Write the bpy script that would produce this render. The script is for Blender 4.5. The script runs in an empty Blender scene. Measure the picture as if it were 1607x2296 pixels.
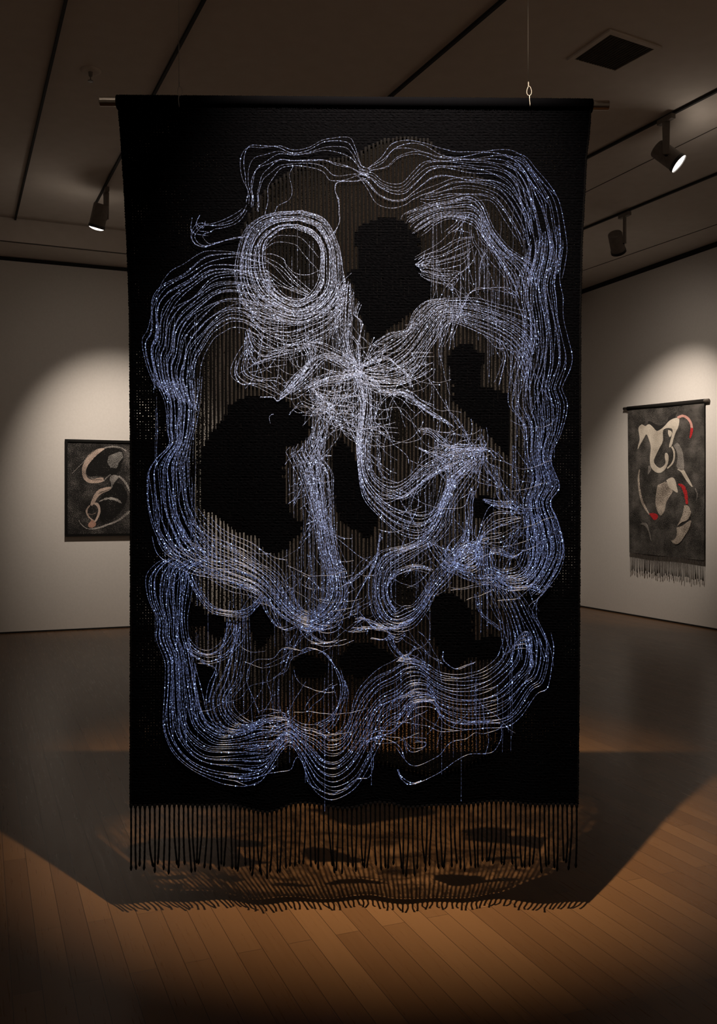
import bpy, math, random
import numpy as np
from mathutils import Vector
random.seed(7)
rng = np.random.default_rng(7)
F, CX, HZ, EYE = 2083.0, 803.5, 1130.0, 1.5      # focal length (px), principal column, horizon row, eye height (m)
D0 = 3.40                                        # distance of the big hanging
SC = bpy.context.scene
COL = SC.collection

# ------------------------------------------------------------------ helpers
def link(name, verts, faces, mat=None, parent=None, origin=(0, 0, 0), smooth=False, attrs=None, uv=None):
    v = np.asarray(verts, dtype=float).reshape(-1, 3) - np.asarray(origin, dtype=float)
    me = bpy.data.meshes.new(name)
    me.from_pydata(v.tolist(), [], [tuple(f) for f in faces])
    if uv is not None:
        uvl = me.uv_layers.new(name='UVMap')
        idx = np.zeros(len(me.loops), dtype=np.int32)
        me.loops.foreach_get('vertex_index', idx)
        uvl.data.foreach_set('uv', np.asarray(uv, dtype=np.float32)[idx].ravel())
    if attrs:
        for k, a in attrs.items():
            at = me.attributes.new(k, 'FLOAT_COLOR', 'POINT')
            a = np.asarray(a, dtype=np.float32)
            if a.ndim == 1: a = np.stack([a, a, a], 1)
            a = np.concatenate([a, np.ones((len(a), 1), np.float32)], 1)
            at.data.foreach_set('color', a.ravel())
    if mat: me.materials.append(mat)
    if smooth:
        me.polygons.foreach_set('use_smooth', [True] * len(me.polygons))
    me.update()
    o = bpy.data.objects.new(name, me)
    COL.objects.link(o)
    if parent: o.parent = parent
    return o

def tag(o, label=None, cat=None, group=None, kind=None):
    for k, v in (('label', label), ('category', cat), ('group', group), ('kind', kind)):
        if v: o[k] = v
    return o

def empty(name, loc, label, cat, group=None):
    o = bpy.data.objects.new(name, None)
    o.empty_display_size = 0.05
    COL.objects.link(o)
    o.location = loc
    return tag(o, label, cat, group)

class MB:
    def __init__(s): s.v = []; s.f = []
    def add(s, v, f):
        b = len(s.v)
        s.v += [tuple(p) for p in v]
        s.f += [tuple(i + b for i in q) for q in f]
        return s
    def box(s, c, hx, hy, hz, ax=None):
        ax = ax or (Vector((1, 0, 0)), Vector((0, 1, 0)), Vector((0, 0, 1)))
        c = Vector(c); vs = []
        for k in (-1, 1):
            for j in (-1, 1):
                for i in (-1, 1):
                    vs.append(c + ax[0] * hx * i + ax[1] * hy * j + ax[2] * hz * k)
        return s.add(vs, [(0, 2, 3, 1), (4, 5, 7, 6), (0, 1, 5, 4), (2, 6, 7, 3), (0, 4, 6, 2), (1, 3, 7, 5)])
    def prism(s, pts, d):
        n = len(pts); d = Vector(d)
        vs = [Vector(p) for p in pts] + [Vector(p) + d for p in pts]
        f = [tuple(range(n))[::-1], tuple(range(n, 2 * n))] + [(i, (i + 1) % n, n + (i + 1) % n, n + i) for i in range(n)]
        return s.add(vs, f)
    def tube(s, pts, r, n=8, caps=True):
        pts = [Vector(p) for p in pts]
        rs = r if hasattr(r, '__len__') else [r] * len(pts)
        vs = []; fs = []
        up = None
        for i, p in enumerate(pts):
            t = (pts[min(i + 1, len(pts) - 1)] - pts[max(i - 1, 0)]).normalized()
            if up is None:
                up = Vector((0, 1, 0)) if abs(t.y) < .9 else Vector((1, 0, 0))
            a = (up - t * up.dot(t)).normalized(); b = t.cross(a); up = a
            for k in range(n):
                w = 2 * math.pi * k / n
                vs.append(p + (a * math.cos(w) + b * math.sin(w)) * rs[i])
        for i in range(len(pts) - 1):
            for k in range(n):
                k2 = (k + 1) % n
                fs.append((i * n + k, i * n + k2, (i + 1) * n + k2, (i + 1) * n + k))
        if caps:
            fs.append(tuple(range(n))[::-1]); fs.append(tuple(range((len(pts) - 1) * n, len(pts) * n)))
        return s.add(vs, fs)
    def lathe(s, c, axis, prof, n=32):
        c = Vector(c); t = Vector(axis).normalized()
        up = Vector((0, 0, 1)) if abs(t.z) < .9 else Vector((1, 0, 0))
        a = (up - t * up.dot(t)).normalized(); b = t.cross(a)
        vs = []; fs = []
        for (h, r) in prof:
            for k in range(n):
                w = 2 * math.pi * k / n
                vs.append(c + t * h + (a * math.cos(w) + b * math.sin(w)) * max(r, 1e-5))
        for i in range(len(prof) - 1):
            for k in range(n):
                k2 = (k + 1) % n
                fs.append((i * n + k, i * n + k2, (i + 1) * n + k2, (i + 1) * n + k))
        return s.add(vs, fs)
    def build(s, name, mat, parent=None, origin=(0, 0, 0), smooth=False):
        return link(name, s.v, s.f, mat, parent, origin, smooth)

# ------------------------------------------------------------------ materials
def new_mat(name, col=(.5, .5, .5), rough=.6, metal=0, spec=.5):
    m = bpy.data.materials.new(name); m.use_nodes = True
    nt = m.node_tree; b = nt.nodes['Principled BSDF']
    b.inputs['Base Color'].default_value = (*col, 1)
    b.inputs['Roughness'].default_value = rough
    b.inputs['Metallic'].default_value = metal
    b.inputs['Specular IOR Level'].default_value = spec
    return m, nt, b
def N(nt, t, **kw):
    n = nt.nodes.new(t)
    for k, v in kw.items(): setattr(n, k, v)
    return n
def math_n(nt, op, a, b=None, clamp=False):
    n = nt.nodes.new('ShaderNodeMath'); n.operation = op; n.use_clamp = clamp
    for i, v in enumerate((a, b)):
        if v is None: continue
        if isinstance(v, (int, float)): n.inputs[i].default_value = v
        else: nt.links.new(v, n.inputs[i])
    return n.outputs[0]
def noisy(name, c1, c2, scale, rough=.7, bump=0, stretch=None, metal=0, detail=4, spec=.5, coord='Object'):
    m, nt, b = new_mat(name, c1, rough, metal, spec)
    tc = N(nt, 'ShaderNodeTexCoord'); mp = N(nt, 'ShaderNodeMapping'); nz = N(nt, 'ShaderNodeTexNoise')
    mp.inputs['Scale'].default_value = stretch or (1, 1, 1)
    nz.inputs['Scale'].default_value = scale; nz.inputs['Detail'].default_value = detail
    nt.links.new(tc.outputs[coord], mp.inputs[0]); nt.links.new(mp.outputs[0], nz.inputs['Vector'])
    cr = N(nt, 'ShaderNodeValToRGB'); nt.links.new(nz.outputs[0], cr.inputs[0])
    cr.color_ramp.elements[0].color = (*c1, 1); cr.color_ramp.elements[1].color = (*c2, 1)
    cr.color_ramp.elements[0].position = .35; cr.color_ramp.elements[1].position = .65
    nt.links.new(cr.outputs[0], b.inputs['Base Color'])
    if bump:
        bp = N(nt, 'ShaderNodeBump'); bp.inputs['Strength'].default_value = bump; bp.inputs['Distance'].default_value = .002
        nt.links.new(nz.outputs[0], bp.inputs['Height']); nt.links.new(bp.outputs[0], b.inputs['Normal'])
    return m
M_wall = noisy('wall paint', (.70, .675, .645), (.73, .705, .675), 40, .85, .05)
M_ceil = noisy('ceiling paint', (.60, .55, .50), (.63, .58, .53), 8, .9, .05)
M_black = noisy('black reveal', (.004, .004, .004), (.008, .007, .006), 20, .8)
M_seam = noisy('ceiling joint', (.05, .045, .04), (.07, .06, .05), 20, .9)
M_fixt = noisy('fixture enamel', (.16, .14, .125), (.19, .17, .15), 30, .5)
M_fixdark = noisy('fixture black band', (.01, .01, .01), (.015, .014, .013), 30, .35)
M_steel = noisy('brushed steel', (.42, .38, .33), (.55, .5, .45), 60, .32, .1, (1, 1, 20), 1)
M_wire = noisy('steel wire', (.30, .28, .26), (.38, .36, .34), 300, .35, 0, None, 0)
M_grille = noisy('vent grille', (.05, .045, .035), (.07, .06, .05), 90, .8)
M_yarn = noisy('black yarn', (.0007, .0007, .0009), (.0020, .0020, .0025), 900, .95, .6, (1, 1, .4), spec=.03)
M_frame = noisy('black frame', (.003, .003, .003), (.006, .0055, .005), 40, .6, spec=.15)
M_rodw = noisy('dark stained rod', (.06, .05, .04), (.11, .09, .07), 60, .5)
M_gfringe = noisy('charcoal fringe', (.03, .027, .024), (.075, .068, .06), 200, .9)

def lens_mat(name, strength):
    m, nt, b = new_mat(name, (1, 1, 1), .3)
    b.inputs['Emission Color'].default_value = (1, .95, .9, 1)
    b.inputs['Emission Strength'].default_value = strength
    m.cycles.emission_sampling = 'NONE'
    return m
M_lens = lens_mat('lit lamp glass', 4)

def floor_mat():
    m, nt, b = new_mat('oak plank floor', (.4, .25, .13), .3)
    tc = N(nt, 'ShaderNodeTexCoord'); mp = N(nt, 'ShaderNodeMapping')
    nt.links.new(tc.outputs['Object'], mp.inputs[0])
    mp.inputs['Rotation'].default_value = (0, 0, math.atan2(2.545, -1.034) * -1)
    br = N(nt, 'ShaderNodeTexBrick')
    br.offset = .37; br.offset_frequency = 2
    br.inputs['Scale'].default_value = 1
    br.inputs['Brick Width'].default_value = 1.15; br.inputs['Row Height'].default_value = .088
    br.inputs['Mortar Size'].default_value = .0011; br.inputs['Mortar Smooth'].default_value = .3
    br.inputs['Color1'].default_value = (0, 0, 0, 1); br.inputs['Color2'].default_value = (1, 1, 1, 1)
    br.inputs['Mortar'].default_value = (.5, .5, .5, 1)
    nt.links.new(mp.outputs[0], br.inputs['Vector'])
    mp2 = N(nt, 'ShaderNodeMapping'); mp2.inputs['Scale'].default_value = (1.6, 38, 1)
    nt.links.new(mp.outputs[0], mp2.inputs[0])
    nz = N(nt, 'ShaderNodeTexNoise'); nz.inputs['Scale'].default_value = 2.2; nz.inputs['Detail'].default_value = 6
    nt.links.new(mp2.outputs[0], nz.inputs['Vector'])
    nz2 = N(nt, 'ShaderNodeTexNoise'); nz2.inputs['Scale'].default_value = .9; nz2.inputs['Detail'].default_value = 2
    nt.links.new(tc.outputs['Object'], nz2.inputs['Vector'])
    a = math_n(nt, 'MULTIPLY', br.outputs['Color'], .62)
    c = math_n(nt, 'MULTIPLY', nz.outputs[0], .38)
    s = math_n(nt, 'ADD', a, c)
    cr = N(nt, 'ShaderNodeValToRGB'); nt.links.new(s, cr.inputs[0])
    e = cr.color_ramp.elements
    e[0].position = .1; e[0].color = (.085, .040, .0155, 1)
    e[1].position = .95; e[1].color = (.135, .068, .0275, 1)
    mx = N(nt, 'ShaderNodeMixRGB'); mx.blend_type = 'MIX'
    nt.links.new(br.outputs['Fac'], mx.inputs[0]); nt.links.new(cr.outputs[0], mx.inputs[1])
    mx.inputs[2].default_value = (.022, .010, .004, 1)
    nt.links.new(mx.outputs[0], b.inputs['Base Color'])
    r = math_n(nt, 'MULTIPLY_ADD', nz.outputs[0], .12)
    nt.nodes[-1].inputs[2].default_value = .23
    nt.links.new(r, b.inputs['Roughness'])
    bp = N(nt, 'ShaderNodeBump'); bp.inputs['Strength'].default_value = .35; bp.inputs['Distance'].default_value = .001
    inv = math_n(nt, 'SUBTRACT', 1.0, br.outputs['Fac'])
    nt.links.new(inv, bp.inputs['Height']); nt.links.new(bp.outputs[0], b.inputs['Normal'])
    b.inputs['Specular IOR Level'].default_value = .24
    return m
M_floor = floor_mat()

def weave_mat(name, holes, c1=(.0003, .0003, .0004), c2=(.0016, .0017, .0023)):
    """weft-faced black weave: ribs across, yarn grain; small openings between the yarns where it is looser. UV in yarn pitches"""
    m, nt, b = new_mat(name, c1, 1, 0, 0)
    uv = N(nt, 'ShaderNodeUVMap'); L = nt.links.new
    sep = N(nt, 'ShaderNodeSeparateXYZ'); L(uv.outputs[0], sep.inputs[0])
    mp = N(nt, 'ShaderNodeMapping'); mp.inputs['Scale'].default_value = (.9, 2.2, 1); L(uv.outputs[0], mp.inputs[0])
    nz = N(nt, 'ShaderNodeTexNoise'); nz.inputs['Scale'].default_value = 1.1; nz.inputs['Detail'].default_value = 4
    L(mp.outputs[0], nz.inputs['Vector'])
    rib = math_n(nt, 'SINE', math_n(nt, 'MULTIPLY', sep.outputs[1], 3.4 * math.pi))
    rib = math_n(nt, 'MULTIPLY_ADD', rib, .25); nt.nodes[-1].inputs[2].default_value = .25
    hgt = math_n(nt, 'ADD', rib, nz.outputs[0])
    cr = N(nt, 'ShaderNodeValToRGB'); L(math_n(nt, 'MULTIPLY', hgt, .8), cr.inputs[0])
    cr.color_ramp.elements[0].position = .35; cr.color_ramp.elements[0].color = (*c1, 1)
    cr.color_ramp.elements[1].position = .8; cr.color_ramp.elements[1].color = (*c2, 1)
    L(cr.outputs[0], b.inputs['Base Color'])
    bp = N(nt, 'ShaderNodeBump'); bp.inputs['Strength'].default_value = .8; bp.inputs['Distance'].default_value = .002
    L(hgt, bp.inputs['Height']); L(bp.outputs[0], b.inputs['Normal'])
    if holes:
        fx = math_n(nt, 'SUBTRACT', math_n(nt, 'FRACT', sep.outputs[0]), .5)
        fy = math_n(nt, 'SUBTRACT', math_n(nt, 'FRACT', sep.outputs[1]), .5)
        d = math_n(nt, 'SQRT', math_n(nt, 'ADD', math_n(nt, 'MULTIPLY', fx, fx), math_n(nt, 'MULTIPLY', fy, fy)))
        fl = N(nt, 'ShaderNodeVectorMath', operation='FLOOR'); L(uv.outputs[0], fl.inputs[0])
        wn = N(nt, 'ShaderNodeTexWhiteNoise'); wn.noise_dimensions = '2D'; L(fl.outputs[0], wn.inputs['Vector'])
        lf = N(nt, 'ShaderNodeTexNoise'); lf.inputs['Scale'].default_value = .07; lf.inputs['Detail'].default_value = 2
        L(uv.outputs[0], lf.inputs['Vector'])
        lw = math_n(nt, 'MULTIPLY', math_n(nt, 'SUBTRACT', lf.outputs[0], .35), 2.6, True)
        rad = math_n(nt, 'MULTIPLY', math_n(nt, 'MULTIPLY', wn.outputs['Value'], lw), .25)
        hole = math_n(nt, 'LESS_THAN', d, rad)
        at = N(nt, 'ShaderNodeAttribute'); at.attribute_name = 'open'
        tr = N(nt, 'ShaderNodeBsdfTransparent'); mix = N(nt, 'ShaderNodeMixShader')
        L(math_n(nt, 'MULTIPLY', hole, at.outputs['Fac']), mix.inputs[0])
        L(b.outputs[0], mix.inputs[1]); L(tr.outputs[0], mix.inputs[2])
        L(mix.outputs[0], nt.nodes['Material Output'].inputs[0])
    return m
M_weave = weave_mat('black border weave', True)
M_patch = weave_mat('dense black weave', False)

def gauze_mat():
    m, nt, b = new_mat('open black gauze', (.0016, .0014, .0013), .95, 0, .02)
    L = nt.links.new
    uv = N(nt, 'ShaderNodeUVMap')
    nz = N(nt, 'ShaderNodeTexNoise'); nz.inputs['Scale'].default_value = 1.5; nz.inputs['Detail'].default_value = 1
    mp = N(nt, 'ShaderNodeMapping'); mp.inputs['Scale'].default_value = (1.3, 1.9, 1); L(uv.outputs[0], mp.inputs[0])
    L(mp.outputs[0], nz.inputs['Vector'])
    at = N(nt, 'ShaderNodeAttribute'); at.attribute_name = 'open'
    thr = math_n(nt, 'MULTIPLY_ADD', at.outputs['Fac'], -.33); nt.nodes[-1].inputs[2].default_value = .64
    a = math_n(nt, 'MULTIPLY', math_n(nt, 'SUBTRACT', nz.outputs[0], thr), 14, True)
    tr = N(nt, 'ShaderNodeBsdfTransparent'); mix = N(nt, 'ShaderNodeMixShader')
    L(a, mix.inputs[0]); L(b.outputs[0], mix.inputs[1]); L(tr.outputs[0], mix.inputs[2])
    L(mix.outputs[0], nt.nodes['Material Output'].inputs[0])
    return m
M_gauze = gauze_mat()

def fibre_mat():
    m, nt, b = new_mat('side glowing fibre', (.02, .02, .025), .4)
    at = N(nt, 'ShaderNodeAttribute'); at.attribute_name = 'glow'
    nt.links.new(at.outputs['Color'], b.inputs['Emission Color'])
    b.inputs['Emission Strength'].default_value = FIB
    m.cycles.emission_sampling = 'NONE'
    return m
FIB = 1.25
M_fibre = fibre_mat()

def speck_mat(name, base, spk, amount, scale=260, stretch=(1, 1, 1), grid=0, coord='UV'):
    """chalky / coarse woven colour over a dark ground"""
    m, nt, b = new_mat(name, base, .9, 0, .2)
    L = nt.links.new
    tc = N(nt, 'ShaderNodeTexCoord'); mp = N(nt, 'ShaderNodeMapping'); mp.inputs['Scale'].default_value = stretch
    L(tc.outputs[coord], mp.inputs[0])
    nz = N(nt, 'ShaderNodeTexNoise'); nz.inputs['Scale'].default_value = scale; nz.inputs['Detail'].default_value = 2
    L(mp.outputs[0], nz.inputs['Vector'])
    lf = N(nt, 'ShaderNodeTexNoise'); lf.inputs['Scale'].default_value = 4.5; lf.inputs['Detail'].default_value = 3
    L(tc.outputs[coord], lf.inputs['Vector'])
    v = math_n(nt, 'ADD', nz.outputs[0], math_n(nt, 'MULTIPLY', math_n(nt, 'SUBTRACT', lf.outputs[0], .5), .40))
    if grid:
        sp = N(nt, 'ShaderNodeSeparateXYZ'); L(tc.outputs[coord], sp.inputs[0])
        g = math_n(nt, 'MULTIPLY', math_n(nt, 'SINE', math_n(nt, 'MULTIPLY', sp.outputs[0], grid)),
                   math_n(nt, 'SINE', math_n(nt, 'MULTIPLY', sp.outputs[1], grid)))
        v = math_n(nt, 'ADD', v, math_n(nt, 'MULTIPLY', g, .16))
    f = math_n(nt, 'MULTIPLY', math_n(nt, 'SUBTRACT', v, 1 - amount), 7, True)
    mx = N(nt, 'ShaderNodeMixRGB'); L(f, mx.inputs[0]); mx.inputs[1].default_value = (*base, 1); mx.inputs[2].default_value = (*spk, 1)
    L(mx.outputs[0], b.inputs['Base Color'])
    bp = N(nt, 'ShaderNodeBump'); bp.inputs['Strength'].default_value = .4; bp.inputs['Distance'].default_value = .002
    L(nz.outputs[0], bp.inputs['Height']); L(bp.outputs[0], b.inputs['Normal'])
    return m

# ------------------------------------------------------------------ pixel -> place
def uvdir(x, y): return Vector(((x - CX) / F, 1.0, (HZ - y) / F))
def at_depth(x, y, d): 
    q = uvdir(x, y); return Vector((q.x * d, d, EYE + q.z * d))
def at_height(x, y, z):
    q = uvdir(x, y); t = (z - EYE) / q.z; return Vector((q.x * t, t, z))
LP, LD = Vector((-4.14, 10.737, 0)), Vector((1.36, .543, 0)).normalized()
RP, RD = Vector((4.259, 11.04, 0)), Vector((-1.034, 2.545, 0)).normalized()
LN = Vector((LD.y, -LD.x, 0)); RN = Vector((-RD.y, RD.x, 0)); 
if RN.x > 0: RN = -RN
if LN.y > 0: LN = -LN
def on_wall(P, Nn, x, y, off=0):
    q = uvdir(x, y); P2 = P + Nn * off; C = Vector((0, 0, EYE))
    t = (P2 - C).dot(Nn) / q.dot(Nn)
    return C + q * t
CEIL = EYE + 3.12
SOF = EYE + 2.865
corner = Vector((3.193, 13.66, 0))

# ------------------------------------------------------------------ the room
def quadbox(name, a, b, z0, z1, nrm, th, mat):
    """upright slab from plan point a to b whose face is on the a-b line, thickness th away from nrm"""
    m = MB(); o = -nrm * th
    pts = [Vector((a.x, a.y, z0)), Vector((b.x, b.y, z0)), Vector((b.x, b.y, z1)), Vector((a.x, a.y, z1))]
    m.prism(pts, o)
    return m.build(name, mat)
la = LP - LD * 7.0; lb = corner
ra = RP - RD * 16.5; rb = corner
fl = MB(); fl.prism([(-14, -6, 0), (14, -6, 0), (14, 16, 0), (-14, 16, 0)], (0, 0, -.1))
tag(fl.build('floor', M_floor), kind='structure')
tag(quadbox('wall_left', la, lb, 0, CEIL, LN, .15, M_wall), kind='structure')
tag(quadbox('wall_right', rb, ra, 0, CEIL, RN, .15, M_wall), kind='structure')
ce = MB(); ce.prism([(-14, -6, CEIL), (14, -6, CEIL), (14, 16, CEIL), (-14, 16, CEIL)], (0, 0, .1))
tag(ce.build('ceiling', M_ceil), kind='structure')
# lowered border of the ceiling along the left wall
s0 = at_height(0, 538, SOF); s1 = at_height(285, 568, SOF); sd = (s1 - s0).normalized()
sa = s0 - sd * 7; k = (2.95 - s0.x) / sd.x; sb = s0 + sd * k
wb = LP + LD * ((2.95 - LP.x) / LD.x)
so = MB(); so.prism([(sa.x, sa.y, SOF), (sb.x, sb.y, SOF), (wb.x, wb.y, SOF), (la.x, la.y, SOF)], (0, 0, CEIL - SOF - .001))
tag(so.build('trim_1', M_ceil), kind='structure')
# black shadow gaps at the top and foot of the walls
tag(quadbox('trim_2', la + LN * .006, wb + LN * .006, SOF - .045, SOF - .001, LN, .005, M_black), kind='structure')
tag(quadbox('trim_3', ra + RN * .006, rb + RN * .006, CEIL - .065, CEIL - .001, RN, .005, M_black), kind='structure')
tag(quadbox('baseboard_left', la + LN * .006, lb + LN * .006, .001, .018, LN, .005, M_black), kind='structure')
tag(quadbox('baseboard_right', ra + RN * .006, rb + RN * .006, .001, .020, RN, .005, M_black), kind='structure')

def strip(name, p, q, w, h, mat):
    p = Vector(p); q = Vector(q); d = (q - p).normalized(); s = Vector((d.y, -d.x, 0))
    m = MB(); m.box((p + q) / 2 - Vector((0, 0, h / 2)), (q - p).length / 2, w / 2, h / 2, (d, s, Vector((0, 0, 1))))
    return m.build(name, mat)
def ceil_line(x0, y0, x1, y1, ext0=0, ext1=0):
    a = at_height(x0, y0, CEIL - .001); b = at_height(x1, y1, CEIL - .001); d = (b - a).normalized()
    return a - d * ext0, b + d * ext1
# joints in the ceiling boards
for i, (L4, w) in enumerate([((1607, 285, 1318, 428), .008), ((1607, 503, 1303, 608), .012)]):
    a, b = ceil_line(*L4, ext0=3, ext1=1.2 if i == 0 else .3)
    tag(strip('trim_%d' % (4 + i), a, b, w, .003, M_seam), kind='structure')
a, b = ceil_line(33, 495, 283, 526, 0, 4.5)
tag(strip('trim_6', a, b, .02, .012, M_seam), kind='structure')
a = s0 - sd * 3 ; 
tag(strip('trim_7', (a.x, a.y + .02, SOF - .0005), (sb.x, sb.y + .02, SOF - .0005), .02, .006, M_seam), kind='structure')

tracks = [((147, 0, 33, 495), 3.0, 0, .018, 'black lighting track at the far left of the ceiling, with no lamp in view'),
          ((455, 0, 214, 455), 3.0, .0, .020, 'black lighting track left of the hanging, carrying one lamp at its end'),
          ((1123, 0, 873, 215), 3.0, 3.0, .022, 'long thin black lighting track crossing the ceiling above the middle of the hanging'),
          ((1607, 200, 1313, 352), 3.0, .6, .022, 'black lighting track at the right carrying the lamp with its lens alight'),
          ((1607, 387, 1305, 512), 3.0, .8, .022, 'black lighting track nearest the right wall, carrying the lamp seen from behind')]
for L4, e0, e1, w, lab in tracks:
    a, b = ceil_line(*L4, ext0=e0, ext1=e1)
    tag(strip('lighting_track', a, b, w, .022, M_black), lab, 'track', 'black lighting tracks on the ceiling')

# ceiling panel (air vent)
vo = [at_height(x, y, CEIL) for x, y in ((1366.5, 65), (1484, 105), (1379, 162), (1271, 132))]
vi = [at_height(x, y, CEIL) for x, y in ((1369, 77.5), (1466.5, 107.5), (1380, 160), (1289, 132.5))]
c0 = sum(vo, Vector()) / 4
vent = empty('ceiling_vent', c0, 'square ceiling vent with a dark grille in the right of the ceiling', 'vent')
m = MB()
vi2 = [c0 + (p - c0) * .84 for p in vo]
for i in range(4):
    j = (i + 1) % 4
    m.prism([vo[i], vo[j], vi2[j], vi2[i]], (0, 0, -.012))
m.build('vent_frame', M_ceil, vent, c0)
m = MB(); m.prism([p - Vector((0, 0, .002)) for p in vi2], (0, 0, -.004))
for kx in range(1, 16):
    t = kx / 16
    p = vi2[0].lerp(vi2[1], t); q = vi2[3].lerp(vi2[2], t)
    m.tube([p - Vector((0, 0, .008)), q - Vector((0, 0, .008))], .003, 4)
m.build('grille', M_grille, vent, c0)

# sprinkler
sp = at_height(203, 158, CEIL)
spr = empty('sprinkler_head', sp, 'small round sprinkler head on the ceiling at the upper left', 'sprinkler')
MB().lathe(sp, (0, 0, -1), [(0, .075), (.006, .072), (.012, .05), (.012, 0)], 28).build('cover_plate', M_ceil, spr, sp, True)
m = MB(); m.lathe(sp - Vector((0, 0, .012)), (0, 0, -1), [(0, .016), (.03, .013), (.034, .004), (.06, .004), (.062, .02), (.068, .02), (.069, 0)], 16)
m.build('nozzle', M_fixt, spr, sp)

# track spotlights
def spotlight(px, py, dirv, label, lens_on=True, drop=.30, side=-.05, dome=.012):
    p = at_height(px, py, CEIL - .02)
    d = Vector(dirv).normalized()
    root = empty('track_spotlight', p, label, 'spotlight', 'track spotlights')
    t = Vector((-RD.x, -RD.y, 0)); s = Vector((t.y, -t.x, 0))
    m = MB(); m.box(p - Vector((0, 0, .022)), .085, .02, .02, (t, s, Vector((0, 0, 1))))
    m.build('track_adapter', M_fixt, root, p)
    piv = p - Vector((0, 0, drop))
    ax = Vector((0, 0, 1)); hor = Vector((d.x, d.y, 0)).normalized(); sdv = Vector((hor.y, -hor.x, 0))
    m = MB()
    w = .030
    a0 = p + sdv * .0 - Vector((0, 0, .04))
    m.add([a0 + sdv * .012 * i + hor * w * j + Vector((0, 0, 0)) for i in (-1, 1) for j in (-1, 1)] +
          [piv + sdv * .012 * i + hor * w * .8 * j for i in (-1, 1) for j in (-1, 1)],
          [(0, 1, 3, 2), (4, 6, 7, 5), (0, 4, 5, 1), (2, 3, 7, 6), (0, 2, 6, 4), (1, 5, 7, 3)])
    m.build('arm', M_fixt, root, p)
    bc = piv + sdv * (-.085 if side < 0 else .085) + Vector((0, 0, .02))
    MB().lathe(bc, d, [(-.11, 0), (-.11, .068), (-.1, .074), (.095, .076), (.095, .070), (-.05, .06)], 36).build('housing', M_fixt, root, p, False)
    MB().tube([piv, bc], .016, 12).build('pivot', M_fixdark, root, p, True)
    MB().lathe(bc, d, [(.094, .060), (.094, .080), (.122, .082), (.124, .078), (.10, .074)], 36).build('front_ring', M_fixdark, root, p)
    prof = [(.112, .078)] + [(.112 + dome * math.cos(a), .078 * math.sin(a)) for a in (1.2, .9, .6, .3, 0)]
    if lens_on:
        MB().lathe(bc, d, prof, 36).build('lens', M_lens, root, p, True)
    else:
        MB().lathe(bc, d, prof, 36).build('lens', M_fixdark, root, p, True)
    return bc + d * (.13 + dome), d
pic_target = on_wall(LP, LN, 222, 1035)
art_target = on_wall(RP, RN, 1495, 1010)
f3 = at_height(238, 430, CEIL); d3 = pic_target - (f3 - Vector((0, 0, .3)))
d3b = Vector(d3).normalized()
P3, _ = spotlight(238, 424, (-.27, .20, -.94), 'grey track spotlight left of the black hanging, aimed down at the framed picture', True, .30, -1, .03)
P1, d1 = spotlight(1493, 262, (.68, -.3, -.67), 'grey track spotlight at the upper right with its round lens glowing white', True, .30, -1, .01)
f2 = at_height(1400, 478, CEIL); d2 = art_target - (f2 - Vector((0, 0, .3)))
P2, _ = spotlight(1400, 478, Vector(d2).normalized() , 'grey track spotlight beside the right wall, turned away with its lens hidden', True, .32, -1, .0)

# ------------------------------------------------------------------ framed picture on the left wall
th = .045
P = lambda x, y, off=th: on_wall(LP, LN, 100 + x / 5.742, 900 + y / 5.742, off)
tl, bl = P(262, 485), P(262, 1740)
wid = 1.135
tr_ = tl + LD * wid; br_ = bl + LD * wid
zt = (tl.z); zb = bl.z
c = Vector(((tl.x + tr_.x) / 2, (tl.y + tr_.y) / 2, (zt + zb) / 2)) - LN * th
pic = empty('framed_picture', c, 'black framed picture of pale chalky curves on black, on the left wall', 'picture')
def pl(u, v, off): # u along wall 0..wid, v height 0..1
    q = tl + LD * u; return Vector((q.x, q.y, zb + (zt - zb) * v)) + LN * (off - th)
H = zt - zb; fw = .03
m = MB()
for (u0, u1, v0, v1) in ((0, wid, 0, fw / H), (0, wid, 1 - fw / H, 1), (0, fw, fw / H, 1 - fw / H), (wid - fw, wid, fw / H, 1 - fw / H)):
    m.prism([pl(u0, v0, .001), pl(u1, v0, .001), pl(u1, v1, .001), pl(u0, v1, .001)], LN * (th))
m.build('frame', M_frame, pic, c)
M_canvas = speck_mat('charcoal drawing ground', (.012, .011, .011), (.50, .47, .45), .42, 190)
cv = [pl(fw, fw / H, .03), pl(wid - fw, fw / H, .03), pl(wid - fw, 1 - fw / H, .03), pl(fw, 1 - fw / H, .03)]
link('canvas', cv, [(0, 1, 2, 3)], M_canvas, pic, c, uv=[(0, 0), (wid, 0), (wid, H), (0, H)])
M_pink = speck_mat('pale pink chalk', (.08, .06, .052), (.68, .54, .46), .60, 190)
M_chalk = speck_mat('white chalk', (.03, .028, .027), (.62, .59, .56), .53, 190)
M_brick = speck_mat('russet chalk', (.05, .03, .025), (.58, .34, .26), .57, 190)
M_hollow = speck_mat('dense black chalk', (.008, .0075, .0075), (.2, .19, .18), .36, 110)
def cat(pts, n=8):
    """Catmull-Rom through a list of tuples"""
    P_ = np.array(pts, dtype=float)
    if len(P_) < 3: 
        t = np.linspace(0, 1, n + 1)[:, None]; return P_[0] * (1 - t) + P_[-1] * t
    ext = np.vstack([2 * P_[0] - P_[1], P_, 2 * P_[-1] - P_[-2]])
    out = []
    for i in range(1, len(ext) - 2):
        for k in range(n):
            t = k / n; a, b_, c_, d_ = ext[i - 1:i + 3]
            out.append(.5 * ((2 * b_) + (-a + c_) * t + (2 * a - 5 * b_ + 4 * c_ - d_) * t * t + (-a + 3 * b_ - 3 * c_ + d_) * t ** 3))
    out.append(P_[-1]); return np.array(out)
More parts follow.
